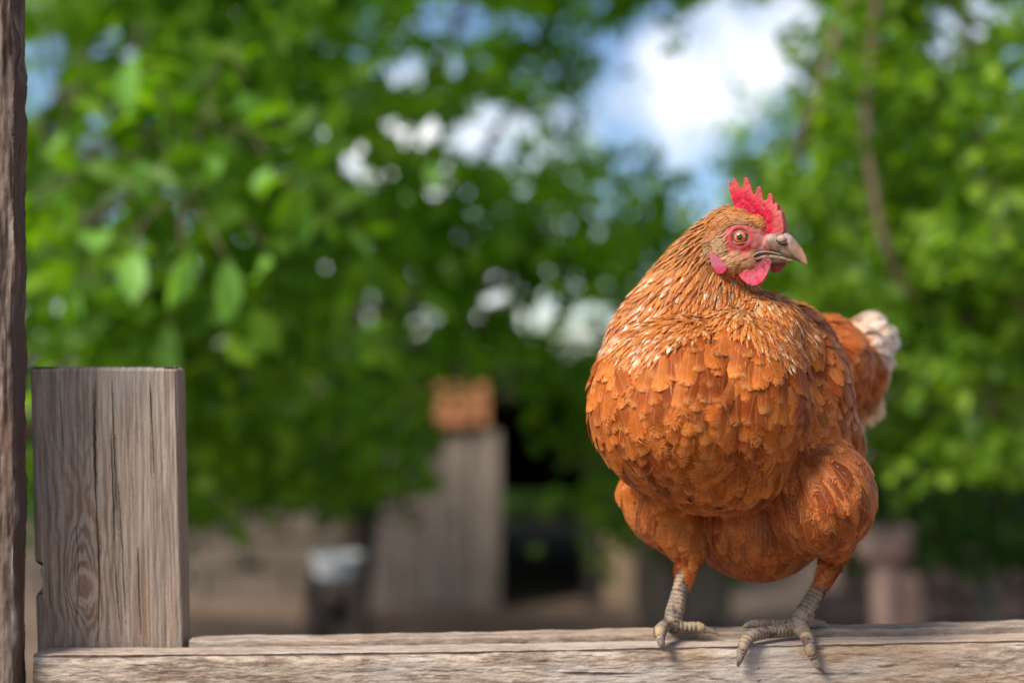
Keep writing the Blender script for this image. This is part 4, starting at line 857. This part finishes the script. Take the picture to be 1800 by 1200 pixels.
def wc(V, f, s, u):
    t = vn3(V, 330, 6); c = mixc((.44, .03, .06), (.54, .10, .13), ss(.3, .7, t)); c = mixc(c, np.array((.17, .022, .035)), .85*ss(-64, -40, u)); return mixc(c, np.array((.50, .20, .19)), .3*ss(.5, .7, vn3(V, 800, 7)))
slab('wattle', wat, max(18, surfS(1325, 478, 3)), 5, M_comb, wc, taper=lambda f, u: .8+.5*ss(-40, -75, u), bend=lambda f, u: 5*ss(-35, -80, u)+2*np.sin(f/7), lumps=.0003)
slab('wattle', sm([(1356, 455), (1384, 452), (1383, 466), (1375, 475), (1365, 480), (1355, 478)]), -12, 6, M_comb, lambda V, f, s, u: mixc((.36, .05, .055), (.42, .12, .11), vn3(V, 400, 2)), lumps=.0003)
lobe = sm([(1249, 444), (1250, 458), (1254, 470), (1261, 480), (1268, 483), (1277, 479), (1281, 471), (1274, 462), (1268, 454), (1258, 447)])
def lobec(V, f, s, u):
    st_ = .5+.5*np.sin((u*1.1+f*.65)*1.25+2*vn3(V, 300)); c = mixc((.34, .04, .08), (.52, .20, .24), st_*ss(-52, -40, u)); return mixc(c, np.array((.55, .04, .09)), .8*ss(-44, -52, u))
slab('ear_lobe', lobe, surfS(1266, 468, 2), 7, M_comb, lobec, lumps=.0002, bend=lambda f, u: -.16*(f+40)*0+1.5*np.sin((u*1.1+f*.65)*1.25)*.35)
# ear tuft: tan bristles
g = np.random.default_rng(5); n = 260; ex = g.normal(1262, 7.5, n); ey = g.normal(434, 9, n); p = np.array([H(x, y, 29) for x, y in zip(ex, ey)]); 
p = np.array([bvh.find_nearest(Vector(q_))[0] for q_ in p])+np.array(sv)*.0012; dd = np.outer(-.6+.5*(ex-1262)/12*0, fv)+np.array([0, 0, -.35])+rng.normal(0, .12, (n, 3))
feathers('ear_tuft', p, dd, .0068, .0013, mixc((.36, .19, .09), (.50, .30, .15), g.random(n)), (.60, .40, .22), .4, .0016, 'lance', M_fn, vary=.1, h0=.0006)
# ---- beak
def beak(name, st, colf, S0=0, lip=0):
    bmv = []; seg = 20; nst = len(st); arr = np.array(st, float); xs_ = np.linspace(0, nst-1, 60); A = np.stack([np.interp(xs_, np.arange(nst), arr[:, k]) for k in range(5)], 1)
    for k in range(1, 59): pass
    for it in range(6): A[1:-1] = (A[:-2]+2*A[1:-1]+A[2:])/4
    V = []
    for (xt, yt, xb, yb_, hw) in A:
        a_ = H(xt, yt, 0); b_ = H(xb, yb_, 0); c_ = (a_+b_)/2; up = (a_-b_)/2
        for k in range(seg):
            t = 2*math.pi*k/seg; ct, st_ = math.cos(t), math.sin(t)
            V.append(c_+up*(np.sign(ct)*abs(ct)**.85)+sv*(hw*UPX*(np.sign(st_)*abs(st_)**(.75 if ct < 0 else 1))))
    V = np.array(V); m = 60; F = np.array([[i*seg+k, i*seg+(k+1) % seg, (i+1)*seg+(k+1) % seg, (i+1)*seg+k] for i in range(m-1) for k in range(seg)])
    V = np.vstack([V, V[:seg].mean(0), V[-seg:].mean(0)]); F = np.vstack([F, [[m*seg, (k+1) % seg, k, k] for k in range(seg)], [[m*seg+1, (m-1)*seg+k, (m-1)*seg+(k+1) % seg, (m-1)*seg+(k+1) % seg] for k in range(seg)]])
    F3 = np.vstack([F[:, [0, 1, 2]], F[F[:, 2] != F[:, 3]][:, [0, 2, 3]]])
    f_, s_, u_ = hcoord(V); V = V+(np.stack([vn3(V, 500, k) for k in range(3)], 1)-.5)*.0006
    return mesh_np(name, V, F3, M_beak, hen, cols={'col': colf(V, f_, s_, u_)})
M_beak = vcol_mat('beak_horn', rough=.5, spec=.3, nscale=1500, bump=.6, dist=.0006, var=.32)
def bc(V, f, s, u):
    c = mixc((.14, .078, .048), (.29, .175, .115), ss(.3, .7, vn3(V, 330, 2))); tipf = hp(1402, 445)[0]; c = mixc(c, np.array((.52, .25, .17)), .6*ss(tipf, tipf+10, f)); c = mixc(c, np.array((.44, .11, .10)), .85*ss(tipf-40, tipf-56, f+3*(vn3(V, 500, 3)-.5))); c = mixc(c, np.array((.42, .32, .26)), .6*ss(.5, .7, vn3(V, 450, 19))*ss(tipf, tipf-14, f))
    return mixc(c, np.array((.10, .07, .055)), .5*ss(.6, .75, vn3(V, 700, 9)))
beak('upper_beak', [(1350, 411, 1342, 443, 17), (1358, 409, 1356, 445, 17.5), (1368, 405, 1366, 446, 17), (1382, 407, 1380, 450, 14), (1393, 415, 1391, 454, 11.5), (1403, 427, 1401, 458, 8.5), (1411, 438, 1409, 462, 5.5), (1417, 450, 1414, 464, 3), (1419, 460, 1418, 466, 1.2)], bc)
beak('lower_beak', [(1325, 447, 1328, 464, 15), (1340, 447, 1343, 464, 14), (1360, 447, 1363, 464, 12), (1378, 450, 1380, 462, 9), (1390, 455, 1391, 461, 5), (1397, 457, 1398, 460, 2)], lambda V, f, s, u: mixc((.15, .09, .06), (.30, .19, .125), ss(.3, .7, vn3(V, 400, 5))))
# gape: yellowish fleshy lip along the mouth line, dark slit at its corner
bm = bmesh.new(); tube(bm, [H(1323, 451, 23), H(1330, 445.5, 23), H(1342, 442.5, 21), H(1356, 443.5, 19), H(1372, 447, 16)], [.0006, .0008, .0008, .0007, .0004], 8, 4)
tube(bm, [H(1323, 451, 23), H(1329, 455.5, 22), H(1340, 452.5, 20), H(1352, 449, 18)], [.0005, .0006, .0005, .0004], 8, 4)
bm_obj('gape', bm, simple('gape_skin', (.22, .12, .075), (.38, .23, .15), 900, .5, bump=.2, dist=.0003), hen, True)
bm = bmesh.new(); tube(bm, [H(1326, 451, 22.4), H(1332, 448.5, 22.3), H(1342, 446.8, 20.5), H(1356, 446.8, 19), H(1372, 449.5, 16), H(1386, 453.5, 13)], [.0010, .0012, .0008, .0005, .0004, .0003], 8, 3)
bm_obj('mouth_slit', bm, M_black, hen, True)
bm = bmesh.new(); ellipsoid(bm, H(1373, 420, 13), (9*UPX, 4.5*UPX, 6.5*UPX), HX, 20); bm_obj('nostril_flap', bm, simple('operculum', (.30, .20, .165), (.42, .30, .25), 900, .5, bump=.3, dist=.0003), hen, True)
bm = bmesh.new(); tube(bm, [H(1365, 422, 16.4), H(1370, 427, 16.6), H(1378, 429, 15.5), H(1384, 426, 13.6)], [.0004, .0007, .0007, .0003], 8, 3); bm_obj('nostril', bm, M_black, hen, True)
# ---- eyes
M_eye = NT('eyeball'); a_ = M_eye.n('Attribute', _attribute_name='col'); M_eye.l(a_.outputs['Color'], M_eye.b.inputs['Base Color']); M_eye.b.inputs['Roughness'].default_value = .04; M_eye.b.inputs['Specular IOR Level'].default_value = .7; M_eye.b.inputs['Coat Weight'].default_value = 1; M_eye = M_eye.m
def eye(cx, sgn):
    root = empty('eye', (0, 0, 0)); root.parent = hen; c = H(1302, 417.5, cx); r_ = 13.5*UPX
    gz = (sv*sgn*1.0+fv*.10+(Vector((0, -1, 0))*.25 if sgn > 0 else Vector((0, 0, 0)))).normalized()
    bm = bmesh.new(); bmesh.ops.create_uvsphere(bm, u_segments=72, v_segments=60, radius=r_); me = bpy.data.meshes.new('eyeball')
    bmesh.ops.rotate(bm, verts=bm.verts, matrix=gz.to_track_quat('Z', 'Y').to_matrix()); bmesh.ops.translate(bm, verts=bm.verts, vec=c-hen.location); bm.to_mesh(me); bm.free()
    V = np.empty(len(me.vertices)*3, np.float32); me.vertices.foreach_get('co', V); V = V.reshape(-1, 3); D = (V-np.array(c-hen.location))/r_; an = np.degrees(np.arccos(np.clip(D@np.array(gz), -1, 1)))
    th_ = np.arctan2(D@np.array(fv), D[:, 2]); ir = mixc((.46, .085, .008), (.64, .19, .025), ss(20, 42, an)*(.6+.8*vn(th_*14+50, an*.1)-.2)); cc = mixc((.004, .003, .003), ir, ss(21, 24, an)); cc = mixc(cc, np.array((.05, .012, .008)), ss(45, 49, an)); cc = mixc(cc, np.array((.17, .09, .075)), ss(50, 54, an))
    at = me.color_attributes.new('col', 'FLOAT_COLOR', 'POINT'); q = np.ones((len(V), 4), np.float32); q[:, :3] = cc; at.data.foreach_set('color', q.ravel())
    for p_ in me.polygons: p_.use_smooth = True
    me.materials.append(M_eye); o = bpy.data.objects.new('eyeball', me); C.objects.link(o); o.parent = root
    bm = bmesh.new(); rr = 12.6; pts = []
    for k in range(25):
        t = 2*math.pi*k/24; x = 14.2*math.cos(t)+(3.5 if math.cos(t) > .7 else 0); z = (10.2 if math.sin(t) > 0 else 11.6)*math.sin(t)-(1.0 if math.cos(t) > .7 else 0)
        pts.append(c+fv*x*UPX+uv_*z*UPX+sv*sgn*(7.2-.018*x*x)*UPX)
    tube(bm, pts, [.0011]*25, 8, 1); 
    bmesh.ops.translate(bm, verts=bm.verts, vec=-hen.location)
    o = bm_obj('eyelid', bm, simple('eyelid_skin', (.16, .035, .03), (.34, .12, .10), 900, .5, bump=.3, dist=.0003), None, True); o.parent = root
eye(21, 1); eye(-21, -1)
# ---- claws
M_claw = simple('claw_horn', (.09, .065, .05), (.30, .23, .18), 500, .4, .5, .3, .0003)
for pts, rd_ in (([(1161, 1120, 1.2075), (1163, 1132, 1.206), (1168, 1143, 1.2095)], [8, 6.5, 2]), ([(1241, 1106, 1.234), (1253, 1109, 1.233), (1265, 1116, 1.2325)], [6, 4.5, 1.2]),
                 ([(1303, 1146, 1.2085), (1300, 1158, 1.207), (1297, 1170, 1.2105)], [8.5, 6.5, 1.8]), ([(1431, 1157, 1.209), (1438, 1170, 1.2065), (1449, 1181, 1.2105)], [7, 5.5, 1.5]), ([(1323, 1096, 1.264), (1313, 1098, 1.263), (1305, 1104, 1.262)], [7, 5, 1.5]), ([(1443, 1096, 1.256), (1450, 1098, 1.255), (1453, 1104, 1.254)], [7.5, 5.5, 2]), ([(1170, 1101, 1.27), (1169, 1103, 1.278)], [6, 2])):
    bm = bmesh.new(); tube(bm, [P(*q_) for q_ in pts], [r_*U(1.21) for r_ in rd_], 12, 4); bm_obj('claw', bm, M_claw, hen, True)
